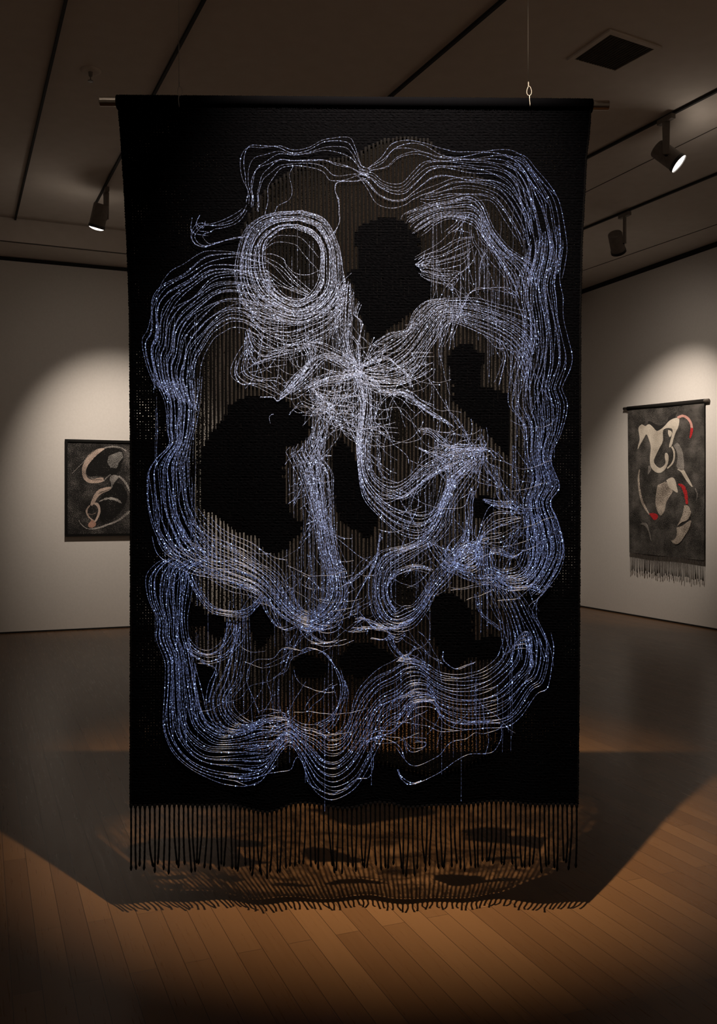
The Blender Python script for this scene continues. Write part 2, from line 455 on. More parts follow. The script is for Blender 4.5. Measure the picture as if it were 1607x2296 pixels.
def wall_uv(v, P0):
    d = LD if P0 is LP else -RD
    return (Vector((v.x, v.y, 0)) - P0).dot(d), v.z
def ribbon(name, pts, mat, proj, off, parent, org, P0, thick, jag=0):
    c_ = cat(pts, 8)
    Lp, Rp = [], []
    for i, q in enumerate(c_):
        t = c_[min(i + 1, len(c_) - 1)][:2] - c_[max(i - 1, 0)][:2]
        n = np.array([-t[1], t[0]]) / (np.hypot(*t) + 1e-9)
        w = q[2] / 2 * (1 + jag * (random.random() - .5))
        Lp.append(proj(*(q[:2] + n * w), off)); Rp.append(proj(*(q[:2] - n * w), off))
    nn = LN if P0 is LP else RN
    n_ = len(Lp)
    vs = Lp + Rp + [p + nn * thick for p in Lp] + [p + nn * thick for p in Rp]
    fs = []
    for i in range(n_ - 1):
        fs += [(2 * n_ + i, 2 * n_ + i + 1, 3 * n_ + i + 1, 3 * n_ + i), (i, i + 1, 2 * n_ + i + 1, 2 * n_ + i), (n_ + i + 1, n_ + i, 3 * n_ + i, 3 * n_ + i + 1)]
    fs += [(0, 2 * n_, 3 * n_, n_), (n_ - 1, 2 * n_ - 1, 4 * n_ - 1, 3 * n_ - 1)]
    return link(name, vs, fs, mat, parent, org, uv=[wall_uv(v, P0) for v in vs])
def blob(name, pts, mat, proj, off, parent, org, P0, thick, n=5, jag=0):
    c_ = cat(list(pts) + [pts[0]], n)[:-1]
    if jag: c_ = c_ + (rng.random(c_.shape) - .5) * jag
    vs = [proj(x, y, off) for x, y in c_]; nn = LN if P0 is LP else RN; n_ = len(vs)
    vs = vs + [v + nn * thick for v in vs]
    fs = [tuple(range(n_, 2 * n_))] + [(i, (i + 1) % n_, n_ + (i + 1) % n_, n_ + i) for i in range(n_)]
    return link(name, vs, fs, mat, parent, org, uv=[wall_uv(v, P0) for v in vs])
A = dict(proj=P, parent=pic, org=c, P0=LP, thick=.0012)
pr = dict(A); pr['off'] = .0312
blob('chalk_shape', [(690, 640), (830, 600), (980, 620), (1020, 700), (1000, 780), (960, 900), (850, 960), (700, 960), (560, 960), (540, 860), (600, 760)], M_hollow, n=4, **dict(pr, off=.0303, thick=.0006))
blob('chalk_shape', [(900, 1040), (1000, 1080), (1060, 1180), (1050, 1300), (960, 1440), (860, 1530), (740, 1560), (700, 1430), (700, 1280), (780, 1180)], M_hollow, n=4, **dict(pr, off=.0303, thick=.0006))
ribbon('chalk_stroke', [(770, 608, 14), (690, 640, 60), (600, 710, 75), (535, 800, 66), (505, 890, 52), (520, 975, 48), (570, 1020, 52), (650, 1025, 56), (720, 1010, 62), (760, 1005, 40)], M_pink, jag=.2, **pr)
M_line = noisy('black chalk line', (.01, .009, .009), (.02, .018, .017), 200, .9)
dk = dict(pr, off=.0325, thick=.0005)
ribbon('chalk_line', [(560, 985, 5), (620, 1010, 8), (690, 1008, 7), (740, 1010, 4)], M_line, **dk)
ribbon('chalk_line', [(690, 1190, 5), (740, 1165, 8), (800, 1145, 7), (840, 1125, 4)], M_line, **dk)
ribbon('chalk_line', [(560, 1445, 4), (610, 1455, 6), (660, 1435, 4)], M_pink, **dk)
ribbon('chalk_stroke', [(760, 600, 10), (820, 588, 22), (900, 582, 20), (990, 600, 14), (1050, 640, 8)], M_chalk, jag=.8, **pr)
ribbon('chalk_stroke', [(740, 600, 5), (640, 640, 8), (560, 710, 9), (500, 780, 8), (420, 860, 8), (350, 930, 6)], M_chalk, jag=.9, **pr)
ribbon('chalk_stroke', [(855, 1110, 30), (800, 1130, 50), (720, 1160, 62), (660, 1220, 56), (625, 1290, 46), (600, 1340, 30)], M_pink, jag=.2, **pr)
ribbon('chalk_stroke', [(760, 1030, 10), (800, 980, 16), (850, 940, 12)], M_chalk, jag=.6, **pr)
blob('chalk_shape', [(835, 985), (860, 955), (910, 945), (950, 975), (930, 1010), (900, 1040), (880, 1075), (860, 1040)], M_chalk, n=4, jag=8, **pr)
ribbon('chalk_stroke', [(840, 1000, 14), (865, 1050, 16), (860, 1110, 14), (820, 1150, 10)], M_chalk, jag=.5, **pr)
ribbon('chalk_stroke', [(950, 960, 18), (1010, 1010, 26), (1060, 1080, 26), (1090, 1150, 22), (1130, 1240, 20), (1145, 1320, 18), (1110, 1400, 26), (1040, 1460, 30), (980, 1510, 30), (900, 1555, 26), (800, 1590, 24), (720, 1620, 20), (620, 1640, 14), (540, 1635, 10), (470, 1580, 8), (440, 1530, 6)], M_chalk, jag=.7, **pr)
ribbon('chalk_stroke', [(620, 1310, 20), (680, 1330, 40), (705, 1400, 30), (690, 1470, 26), (660, 1530, 24), (630, 1560, 10)], M_pink, jag=.3, **pr)
ribbon('chalk_stroke', [(580, 1340, 12), (545, 1390, 22), (545, 1440, 22), (580, 1500, 18), (640, 1540, 10)], M_pink, jag=.4, **pr)
ribbon('chalk_stroke', [(700, 1290, 8), (780, 1255, 26), (860, 1250, 32), (930, 1270, 32), (990, 1310, 14)], M_chalk, jag=.8, **pr)
blob('chalk_shape', [(600, 1530), (640, 1540), (662, 1580), (630, 1620), (570, 1618), (560, 1580)], M_brick, n=4, jag=10, **pr)
blob('chalk_shape', [(830, 700), (900, 670), (985, 650), (1005, 720), (960, 780), (930, 850), (850, 850), (810, 780)],
     speck_mat('sparse white chalk', (.012, .011, .011), (.58, .57, .55), .50, 190), n=4, jag=10, **dict(pr, off=.0309, thick=.0006))

# ------------------------------------------------------------------ small woven hanging on the right wall
Q = lambda x, y, off=.03: on_wall(RP, RN, 1370 + x / 4.9916, 860 + y / 4.9916, off)
q0 = Q(188, 270); q1 = Q(1043, 195); q2 = Q(1043, 1980); q3 = Q(205, 1890)
oc = (q0 + q1) / 2
art = empty('small_wall_hanging', oc, 'small charcoal woven hanging with cream and red shapes on the right wall', 'wall hanging')
M_gweave = speck_mat('charcoal weave', (.012, .011, .010), (.30, .28, .26), .455, 190, (1, 1, 1), 560)
gx, gz = 40, 60
vs = []; fs = []; uvs = []
for j in range(gz + 1):
    for i in range(gx + 1):
        t, s = i / gx, j / gz
        p = q0.lerp(q1, t).lerp(q3.lerp(q2, t), s) + RN * (.003 * math.sin(9 * t + 5 * s))
        vs.append(p); uvs.append(wall_uv(p, RP))
for j in range(gz):
    for i in range(gx):
        a = j * (gx + 1) + i; fs.append((a, a + 1, a + gx + 2, a + gx + 1))
pan = link('woven_panel', vs, fs, M_gweave, art, oc, uv=uvs)
md = pan.modifiers.new('thick', 'SOLIDIFY'); md.thickness = .006; md.offset = -1 if True else 1
r0 = Q(142, 283, .03); r1 = Q(1090, 187, .03)
MB().tube([r0, r1], .021, 16).build('rod', M_rodw, art, oc, True)
m = MB(); m.tube([Q(185, 280), Q(1045, 196)], .027, 16); m.build('sleeve', M_gweave, art, oc, True)
nf = 56
for i in range(nf):
    t = (i + .5) / nf
    p = q3.lerp(q2, t); ln = (.235 + .02 * t) * (1 + .12 * random.uniform(-1, 1))
    dx = random.uniform(-.012, .012)
    pts = [p + Vector((0, 0, .01)) + RN * 0, p - Vector((0, 0, ln * .35)) + RD * dx * .2, p - Vector((0, 0, ln * .7)) + RD * dx * .6, p - Vector((0, 0, ln)) + RD * dx]
    MB().tube(pts, [.0045, .0035, .0035, .005], 5).build('fringe_strand', M_gfringe, art, oc, True)
M_cream = speck_mat('cream wool', (.30, .26, .21), (.74, .68, .59), .60, 170)
M_creamd = speck_mat('mottled cream wool', (.10, .08, .065), (.72, .64, .55), .55, 130)
M_greyw = speck_mat('pale grey wool', (.07, .065, .06), (.46, .43, .40), .54, 170)
M_red = speck_mat('red wool', (.10, .008, .008), (.62, .035, .04), .62, 110)
M_rose = speck_mat('rose wool', (.35, .16, .13), (.68, .38, .33), .62, 110)
M_blackw = noisy('black wool', (.01, .009, .009), (.02, .018, .017), 200, .95)
B = dict(proj=Q, parent=art, org=oc, P0=RP, thick=.006, off=.034)
Bl = dict(B, thick=.003, off=.033)
blob('wool_shape', [(290, 450), (330, 405), (400, 410), (470, 440), (540, 470), (620, 440), (650, 370), (740, 320), (790, 350), (760, 400), (640, 460), (560, 520), (490, 525), (420, 470), (340, 470), (310, 640), (285, 740)], M_blackw, **Bl)
blob('wool_shape', [(345, 455), (385, 475), (425, 455), (470, 490), (510, 530), (560, 510), (605, 470), (650, 420), (700, 392), (755, 385), (765, 420), (752, 490), (725, 545), (700, 620), (682, 690), (655, 715), (652, 690), (665, 640), (690, 520), (640, 498), (590, 515), (578, 560), (578, 650), (540, 730), (505, 800), (478, 870), (498, 915), (545, 945), (590, 920), (612, 880), (602, 820), (612, 775), (640, 800), (642, 870), (610, 955), (550, 1000), (490, 985), (445, 925), (436, 830), (446, 720), (430, 640), (398, 570), (370, 610), (330, 680), (300, 735), (305, 690), (322, 620), (308, 500)], M_cream, n=4, **B)
blob('wool_shape', [(640, 520), (668, 530), (682, 560), (660, 600), (640, 560)], M_cream, **B)
ribbon('wool_stroke', [(745, 385, 30), (800, 362, 28), (855, 385, 28), (893, 440, 26), (905, 500, 26)], M_rose, **B)
ribbon('wool_stroke', [(905, 495, 28), (900, 550, 28), (885, 610, 14)], M_red, **B)
ribbon('wool_stroke', [(680, 705, 20), (705, 760, 18), (705, 840, 18), (680, 900, 18), (630, 950, 14)], M_cream, **B)
blob('wool_shape', [(700, 695), (740, 665), (775, 700), (800, 760), (815, 860), (815, 960), (780, 970), (735, 930), (745, 850), (740, 770)], M_greyw, **B)
blob('wool_shape', [(740, 960), (800, 950), (850, 1030), (910, 1155), (870, 1120), (820, 1050), (780, 985)], M_cream, n=3, **B)
ribbon('wool_stroke', [(318, 960, 10), (308, 1060, 16), (315, 1170, 16), (335, 1280, 20), (370, 1370, 22), (430, 1470, 8)], M_creamd, **B)
blob('wool_shape', [(425, 1455), (480, 1450), (525, 1475), (515, 1515), (480, 1525), (455, 1495)], M_red, n=4, **B)
blob('wool_shape', [(620, 1080), (680, 1050), (715, 1075), (735, 1150), (745, 1220), (690, 1190), (640, 1150)], M_cream, n=4, **B)
blob('wool_shape', [(520, 1140), (570, 1115), (615, 1100), (650, 1160), (690, 1200), (660, 1260), (620, 1330), (600, 1420), (560, 1475), (525, 1440), (500, 1350), (505, 1240)], M_creamd, n=4, **B)
ribbon('wool_stroke', [(755, 1125, 16), (800, 1150, 34), (828, 1210, 38), (842, 1280, 30), (850, 1350, 20)], M_red, jag=.3, **B)
blob('wool_shape', [(820, 1365), (860, 1370), (890, 1430), (888, 1480), (850, 1530), (790, 1555), (745, 1590), (775, 1530), (805, 1450)], M_creamd, n=4, **B)
blob('wool_shape', [(750, 1600), (810, 1550), (890, 1500), (870, 1540), (790, 1600)], M_blackw, n=4, **Bl)
blob('wool_shape', [(735, 1610), (800, 1590), (890, 1530), (880, 1610), (830, 1700), (770, 1780), (720, 1798), (675, 1760), (715, 1740), (735, 1690)], M_creamd, n=4, **B)
ribbon('wool_stroke', [(425, 920, 20), (430, 970, 30), (415, 1020, 8)], M_greyw, **B)
ribbon('wool_stroke', [(330, 1570, 8), (380, 1575, 30), (420, 1640, 14), (450, 1760, 6)], M_greyw, **B)
ribbon('wool_stroke', [(940, 1170, 8), (965, 1240, 14), (960, 1310, 6)], M_greyw, **B)

# ------------------------------------------------------------------ the big hanging
RZ = at_depth(803, 232, D0)
big = empty('woven_light_hanging', RZ, 'large black woven hanging laced with glowing blue-white fibres, hung in the middle of the room', 'wall hanging')
HO = RZ
lx = ([215, 300, 420, 560, 700, 1000, 1810], [262, 270, 278, 285, 289.5, 292, 293.5])
rx = ([215, 300, 350, 430, 550, 700, 1300, 1810], [1327, 1321, 1315, 1311, 1304.5, 1301, 1298, 1295])
hx = [290, 500, 560, 600, 620, 650, 680, 730, 775, 800, 850, 880, 905, 940, 1000, 1150, 1300]
hy = [1803, 1807, 1816, 1819, 1814, 1803, 1801, 1806, 1815, 1813, 1801, 1800, 1807, 1808, 1805, 1800, 1805]
def dep(x, y):
    t = max(0., (y - 250) / 1550)
    return D0 + .012 * t * math.sin(x * .021 + y * .0021) + .010 * t * math.sin(x * .043 - y * .0013) 
def tp(x, y, off=0):
    """point of the cloth seen at (x, y); off towards the viewer"""
    p = at_depth(x, y, D0); p.y = dep(x, y) - off; return p

OPEN = [(560, 480), (600, 420), (660, 378), (720, 362), (790, 352), (850, 318), (905, 308), (960, 315), (1010, 370), (1080, 400), (1130, 450), (1172, 520), (1190, 620), (1200, 760), (1195, 900), (1192, 1040), (1187, 1200), (1180, 1330), (1155, 1420), (1140, 1500), (1125, 1600), (1105, 1690), (1040, 1722), (960, 1738), (925, 1728), (890, 1718), (840, 1712), (826, 1730), (800, 1745), (770, 1752), (720, 1742), (690, 1715), (640, 1712), (590, 1735), (560, 1700), (500, 1640), (440, 1575), (422, 1480), (430, 1380), (438, 1250), (440, 1000), (440, 850), (450, 780), (480, 700), (530, 600), (540, 520)]
BLOBS = [
 [(795, 530), (808, 510), (830, 498), (870, 487), (900, 497), (925, 515), (938, 540), (938, 575), (945, 600), (965, 630), (967, 660), (940, 690), (895, 718), (862, 745), (845, 765), (832, 760), (818, 735), (805, 690), (792, 640), (776, 612), (800, 602), (808, 585), (800, 560)],
 [(1003, 810), (1012, 788), (1030, 770), (1058, 770), (1068, 788), (1092, 795), (1090, 810), (1078, 818), (1082, 865), (1140, 880), (1140, 1026), (1125, 1010), (1100, 980), (1060, 945), (1030, 915), (1015, 900), (1012, 830)],
 [(515, 905), (545, 888), (570, 884), (640, 895), (655, 912), (690, 930), (697, 955), (690, 985), (660, 1000), (640, 1003), (637, 1060), (640, 1115), (655, 1158), (680, 1172), (678, 1192), (655, 1212), (645, 1230), (620, 1243), (588, 1235), (578, 1205), (530, 1193), (490, 1160), (452, 1140), (446, 1040), (455, 1000), (480, 965), (508, 935)],
 [(746, 1000), (765, 985), (790, 1008), (803, 1050), (820, 1110), (842, 1150), (847, 1180), (825, 1210), (805, 1192), (770, 1170), (750, 1140), (742, 1070)],
 [(970, 1345), (985, 1328), (1010, 1324), (1045, 1350), (1058, 1380), (1058, 1432), (1080, 1437), (1095, 1425), (1122, 1430), (1132, 1452), (1120, 1475), (1100, 1485), (1050, 1475), (1035, 1490), (1000, 1506), (990, 1470), (970, 1425), (967, 1370)],
 [(763, 1470), (790, 1445), (830, 1441), (868, 1462), (888, 1475), (850, 1505), (810, 1523), (775, 1512), (765, 1492)],
 [(658, 1480), (690, 1467), (725, 1480), (740, 1500), (720, 1516), (690, 1524), (663, 1512)],
 [(420, 1375), (430, 1350), (445, 1362), (468, 1378), (505, 1380), (509, 1410), (497, 1438), (475, 1430), (458, 1402), (440, 1405), (424, 1405)],
 [(556, 1370), (575, 1357), (600, 1370), (610, 1395), (613, 1420), (592, 1440), (577, 1463), (565, 1432), (555, 1400)],
 [(440, 1486), (470, 1493), (487, 1503), (478, 1545), (467, 1572), (450, 1562), (440, 1530)],
 [(1057, 1120), (1080, 1108), (1115, 1122), (1110, 1145), (1085, 1165), (1066, 1160), (1057, 1140)],
]
DARK = [(905, 1325, 42, 55, .9), (885, 960, 24, 46, .7), (662, 575, 65, 65, .8), (885, 900, 50, 40, .5), (540, 1640, 90, 60, .5), (1160, 1230, 50, 60, .5), (930, 560, 60, 60, .6), (1100, 560, 60, 60, .4), (940, 1130, 60, 60, .5), (640, 800, 80, 50, .3), (1110, 700, 50, 50, .35), (560, 1330, 90, 50, .3)]
def inside(poly, X, Y):
    c_ = np.zeros(X.shape, bool); n = len(poly)
    for i in range(n):
        x0, y0 = poly[i]; x1, y1 = poly[(i + 1) % n]
        if y0 == y1: continue
        cond = ((y0 > Y) != (y1 > Y)) & (X < (x1 - x0) * (Y - y0) / (y1 - y0) + x0)
        c_ ^= cond
    return c_
def segdist(poly, X, Y):
    d = np.full(X.shape, 1e9); n = len(poly)
    for i in range(n):
        ax_, ay_ = poly[i]; bx_, by_ = poly[(i + 1) % n]
        vx, vy = bx_ - ax_, by_ - ay_
        t = np.clip(((X - ax_) * vx + (Y - ay_) * vy) / (vx * vx + vy * vy), 0, 1)
        d = np.minimum(d, np.hypot(X - ax_ - t * vx, Y - ay_ - t * vy))
    return d
NX, NY = 240, 490
s_ = np.linspace(0, 1, NX + 1); t_ = np.linspace(0, 1, NY + 1)
T, S = np.meshgrid(t_, s_, indexing='ij')
Yp = 224 + T * (1803 - 224)
Lx = np.interp(Yp, *lx); Rx = np.interp(Yp, *rx)
Xp = Lx + S * (Rx - Lx)
hem = np.interp(Xp, hx, hy) - 1803
Yp = Yp + hem * T ** 10
jit = (rng.random(NY + 1) - .5) * 2.2
Xp[:, 0] += jit; Xp[:, -1] += np.roll(jit, 5)
G3 = np.zeros((NY + 1, NX + 1, 3))
tt = np.maximum(0, (Yp - 250) / 1550)
Dp = D0 + .012 * tt * np.sin(Xp * .021 + Yp * .0021) + .010 * tt * np.sin(Xp * .043 - Yp * .0013)
rel = ((np.arange(NY + 1)[:, None] % 2) - .5) * .0006 + rng.normal(0, .00045, Xp.shape)
G3[..., 0] = (Xp - CX) / F * D0; G3[..., 2] = EYE + (HZ - Yp) / F * D0; G3[..., 1] = Dp + rel
Xc = (Xp[:-1, :-1] + Xp[1:, 1:]) / 2; Yc = (Yp[:-1, :-1] + Yp[1:, 1:]) / 2
# blocky, stepped outlines like a hand-woven edge
Xq = np.round(Xc / 8.6) * 8.6 + ((np.round(Yc / 6.4) % 3) - 1) * 1.5; Yq = np.round(Yc / 6.4) * 6.4
op = inside(OPEN, Xc, Yc)
# a few random long notches along the outline
bid = np.full(Xc.shape, -1)
for k, b_ in enumerate(BLOBS):
    bid[inside(b_, Xq, Yq) & op] = k
# uv in yarn pitches (6.3 px)
UVX = S * 1010 / 6.3; UVY = (Yp - 224) / 6.3
# how loose the border weave is
loose = np.clip(1.15 - np.abs(Yp - 950) / 1300, .5, 1)
edge = np.minimum(Xp - Lx, Rx - Xp)
loose *= (edge > 9) * (edge < 999)
loose *= (Yp > 250) * (Yp < 1720)
idx = np.arange((NY + 1) * (NX + 1)).reshape(NY + 1, NX + 1)
def submesh(name, mask, mat, offset=0, extra=None, uvs=1.0, thick=.002):
    a = idx[:-1, :-1][mask]; b_ = idx[:-1, 1:][mask]; c_ = idx[1:, 1:][mask]; d_ = idx[1:, :-1][mask]
    f = np.stack([a, d_, c_, b_], 1)
    u, inv = np.unique(f, return_inverse=True); f = inv.reshape(f.shape)
    v = G3.reshape(-1, 3)[u].copy(); v[:, 1] -= offset
    uv = np.stack([UVX.ravel()[u], UVY.ravel()[u]], 1) * uvs
    at = {'open': extra.ravel()[u]} if extra is not None else None
    o = link(name, v, f.tolist(), mat, big, HO, uv=uv, attrs=at)
    if thick:
        md = o.modifiers.new('thick', 'SOLIDIFY'); md.thickness = thick; md.offset = -1
    return o
submesh('woven_border', ~op, M_weave, 0, loose)
for k in range(len(BLOBS)):
    submesh('woven_patch', bid == k, M_patch, .003)
dist = segdist(OPEN, Xp, Yp)
og = np.clip(dist / np.interp(Yp, [450, 620], [100, 42]), 0, 1) ** .7
for (x, y, a, b_, s) in DARK:
    og *= 1 - s * np.exp(-(((Xp - x) / a) ** 2 + ((Yp - y) / b_) ** 2) ** 2)
low = .5 + .5 * np.sin(Xp * .017 + 2 * np.sin(Yp * .006)) * np.sin(Yp * .011 + 1.5 * np.sin(Xp * .009))
og = og * (.70 + .30 * low) * np.interp(Yp, [1250, 1480, 1650], [1, .84, .48])
submesh('open_gauze', op, M_gauze, -.006, og, 1.0, 0)

# warp cords in the open parts
cords = []
x = 428.0
while x < 1200:
    cords.append(x); x += 8.7
for x in cords:
    ys = np.arange(300, 1760, 4.0)
    m_ = inside(OPEN, np.full(ys.shape, x), ys)
    if m_.sum() < 5: continue
    y0, y1 = ys[m_][0] - 6, ys[m_][-1] + 6
    n = int((y1 - y0) / 13) + 2
    pts = []; rs = []; ph = random.random() * 9; ph2 = random.random() * 9
    for i in range(n):
        y = y0 + (y1 - y0) * i / (n - 1)
        w = .55 * math.sin(y * .02 + ph) + .45 * math.sin(y * .007 + ph2) + random.uniform(-.22, .22)
        p = tp(x + w, y, -.002); pts.append(p); rs.append(.0047 + .0004 * math.sin(y * .05 + ph) + random.uniform(-.0002, .0002))
    MB().tube(pts, rs, 6).build('warp_cord', M_yarn, big, HO, True)

# rod, sleeve, wires
ra_, rb_ = at_depth(225, 228, D0 + .014), at_depth(1364, 236.5, D0 + .014)
m = MB(); m.tube([ra_, rb_], .0165, 24); m.build('steel_rod', M_steel, big, HO, False)
m = MB(); m.lathe(ra_, (rb_ - ra_), [(-.001, .013), (-.0012, .0)], 20); m.lathe(ra_ , (rb_ - ra_), [(-.003, .0), (-.003, .012), (0, .0165)], 20)
m.build('rod_end', M_steel, big, HO)
pts = []; rs = []
n = 400
for i in range(n + 1):
    t = i / n; xx = 262 + (1327 - 262) * t; yy = 229 + 8.5 * t
    pts.append(at_depth(xx, yy, D0 + .014)); rs.append(.0250 + .0010 * (i % 2) + random.uniform(-.0005, .0005))
MB().tube(pts, rs, 18).build('rod_sleeve', M_patch, big, HO, True)

# selvedges
for nm, arr, sg in (('selvedge', lx, -1), ('selvedge', rx, 1)):
    pts = []; rs = []
    for i, y in enumerate(np.arange(236, 1803, 3.1)):
        xx = np.interp(y, *arr); pts.append(tp(xx - sg * 1.0 + random.uniform(-.5, .5), y, 0)); rs.append(.0030 + .0016 * ((i % 2)) + random.uniform(-.0005, .0005))
    MB().tube(pts, rs, 6).build(nm, M_yarn, big, HO, True)

# hanging wires with loops
for (wx, wy) in ((402, 193), (1185, 193)):
    m = MB()
    d = D0 - .006
    top = at_depth(wx - 1, wy, d); up = Vector((top.x - .002, top.y + .006, CEIL))
    m.tube([top, up], .0012, 6)
    loop = []
    for i in range(25):
        a = 2 * math.pi * i / 24
        w = math.sin(a) * (5.2 - 1.2 * math.cos(a)); h = 11 - 10.5 * math.cos(a)
        loop.append(at_depth(wx + 1 + w, wy + h, d))
    m.tube(loop, .0011, 6, False)
    for k in range(5):
        q = at_depth(wx - .5, wy - 8 + k * 2.0, d); m.lathe(q, (0, 0, 1), [(-.001, 0), (-.001, .0022), (.001, .0022), (.001, 0)], 8)
    tail = [at_depth(wx + (2 if wx > 600 else -1), wy + 21, d - .012), at_depth(wx + (2 if wx > 600 else -2), wy + 30, D0 - .016), at_depth(wx + (3 if wx > 600 else -1), wy + 40, D0 - .0165), at_depth(wx + (3 if wx > 600 else 0), wy + 47, D0 - .0145)]
    m.tube(tail, .0011, 6)
    lab = 'thin steel wire with a loop, on the %s end of the hanging rod' % ('left' if wx < 600 else 'right')
    o = m.build('hanging_wire', M_wire, None, (0, 0, 0), True)
    o['label'] = lab; o['category'] = 'wire'; o['group'] = 'wires holding the big hanging'

# fringe
NF = 96
xs = np.linspace(296, 1292, NF)
off = np.zeros(NF)
i = 0
while i < NF:                                   # neighbouring ends cling together in small groups
    g = random.choice([1, 1, 1, 1, 2, 2, 3])
    cx = xs[i:i + g].mean() + random.uniform(-4, 4)
    for k in range(i, min(i + g, NF)):
        off[k] = (cx - xs[k]) * random.uniform(.3, .8) if g > 1 else random.gauss(0, 3)
    i += g
for k in range(NF):
    x = xs[k]; hy0 = np.interp(x, hx, hy)
    y1 = 1945 + 1.0 * (hy0 - 1804) + random.gauss(0, 6)
    b1 = random.uniform(-2, 2); pts = []; rs = []
    n = 26
    depo = random.uniform(-.012, .012); kst = random.uniform(.2, .7)
    for i in range(n):
        t = i / (n - 1); y = hy0 - 4 + (y1 - hy0 + 4) * t
        e = max(0, (t - kst) / (1 - kst)) ** 1.5
        xx = x + off[k] * e + b1 * math.sin(t * 5 + k) * t
        p = tp(xx, y); p.y = dep(x, hy0) + depo * e
        pts.append(p); r = .0036 + .0004 * math.sin(i * 2.4 + k)
        if t < .05: r = .0062
        elif t > .94: r = .0052 + .0006 * (i % 2)
        if t > .985: r = .0022
        rs.append(r)
    MB().tube(pts, rs, 6).build('fringe_tassel', M_yarn, big, HO, True)

# ---- the glowing fibres: bundles drawn as rungs (x0, y0, x1, y1), the threads run across the rungs
OR = {'A': (250, 260), 'B': (780, 260), 'C': (250, 850), 'D': (780, 850), 'E': (250, 1400), 'F': (780, 1400)}
KS = 2.922
BUN = []
def bun(n, rungs, trim=.06, jit=.9, br=1.0, closed=False): BUN.append((n, rungs, trim, jit, br, closed))
def z(o, *r):
    ox, oy = OR[o]
    return [tuple(c_ / KS + (ox, oy, ox, oy)[i] for i, c_ in enumerate(q)) if len(q) == 4 else (q[0] / KS + ox, q[1] / KS + oy) * 2 for q in r]
# top left ribbon
bun(8, z('A', (1700, 340, 1690, 400), (1640, 320, 1620, 395), (1590, 215, 1560, 398), (1540, 152, 1450, 395), (1400, 145, 1380, 350), (1290, 205, 1250, 330), (1190, 220, 1180, 330), (1090, 185, 1110, 345), (980, 200, 1060, 400), (890, 207, 1020, 460), (838, 280, 1010, 520), (840, 390, 1000, 560), (885, 490, 995, 610), (885, 580, 990, 650)), .02, .8)
bun(4, z('A', (885, 560, 905, 575), (850, 615, 880, 650), (760, 660, 830, 730), (640, 705, 740, 742), (560, 700, 680, 745), (512, 730, 640, 760), (500, 800, 590, 790), (520, 850, 640, 840), (600, 868, 700, 830), (740, 820, 820, 800), (900, 800, 920, 790)), .1, .8, .8)
bun(1, z('A', (1190, 330), (1165, 390), (1180, 490), (1160, 550), (1090, 590), (1070, 630)), 0)
bun(2, z('A', (1690, 400, 1690, 430), (1600, 428, 1600, 434), (1490, 438, 1480, 440), (1465, 490, 1465, 495), (1480, 560, 1495, 560), (1495, 640, 1485, 640), (1490, 710, 1490, 700), (1440, 780, 1450, 800), (1400, 800, 1400, 810)), 0)
bun(3, z('A', (540, 665, 600, 655), (530, 740, 570, 700), (560, 770, 600, 740), (640, 780, 620, 700)), .2, 2)
# ring
bun(31, z('A', (1250, 620, 1200, 740), (1400, 680, 1310, 790), (1490, 850, 1368, 880), (1515, 1000, 1370, 1000), (1520, 1150, 1350, 1100), (1420, 1290, 1290, 1180), (1250, 1380, 1200, 1215), (1060, 1340, 1090, 1150), (890, 1260, 1030, 1050), (815, 1080, 1005, 950), (830, 880, 1015, 830), (900, 720, 1080, 770), (1040, 640, 1130, 744), (1250, 618, 1200, 740)), 0, 1.6, 1.05, True)
bun(12, z('A', (1480, 1040, 1400, 1060), (1480, 1200, 1360, 1150), (1400, 1290, 1270, 1200), (1220, 1330, 1160, 1200), (1060, 1280, 1060, 1120), (930, 1150, 1000, 1030)), .25, 2.0, 1.1)
bun(1, z('A', (1005, 880), (1020, 850), (1080, 790), (1160, 785), (1240, 800), (1310, 870), (1358, 930)), 0)
bun(1, z('A', (1000, 880), (1080, 830), (1200, 845), (1250, 900), (1300, 960), (1345, 1010), (1350, 1060)), 0)
bun(1, z('A', (1000, 910), (1060, 910), (1130, 945), (1150, 1000), (1240, 1090), (1310, 1150)), 0)
bun(1, z('A', (1130, 960), (1200, 1030), (1290, 1045), (1370, 1015)), 0)
bun(8, z('A', (1000, 930, 1000, 1120), (1100, 985, 1090, 1180), (1200, 1085, 1180, 1200), (1310, 1160, 1260, 1215)), .05, 1)
# left arm
bun(38, z('A', (1010, 905, 1180, 1430), (910, 900, 1000, 1440), (820, 892, 880, 1395), (700, 890, 800, 1390), (600, 910, 740, 1420), (480, 1010, 680, 1460), (390, 1060, 640, 1520), (320, 1110, 610, 1570), (262, 1210, 580, 1630), (245, 1390, 562, 1710), (205, 1480, 555, 1780), (232, 1640, 556, 1860), (285, 1790, 580, 1950)), .03, 1.0)
bun(18, z('A', (820, 1150, 880, 1400), (900, 1230, 950, 1440), (1000, 1320, 1010, 1500), (1150, 1340, 1150, 1560), (1300, 1310, 1300, 1500), (1420, 1240, 1420, 1440), (1500, 1130, 1500, 1330), (1570, 1060, 1540, 1260)), .08, 1.6, 1.05)
# left river
bun(30, z('C', (275, -10, 575, -10), (350, 150, 580, 150), (365, 330, 560, 300), (375, 430, 530, 400), (290, 520, 520, 480), (240, 600, 510, 560), (235, 690, 520, 680), (245, 850, 535, 800), (275, 980, 570, 900), (330, 1090, 640, 1050), (400, 1180, 720, 1180)), .03, 1.1, .95)
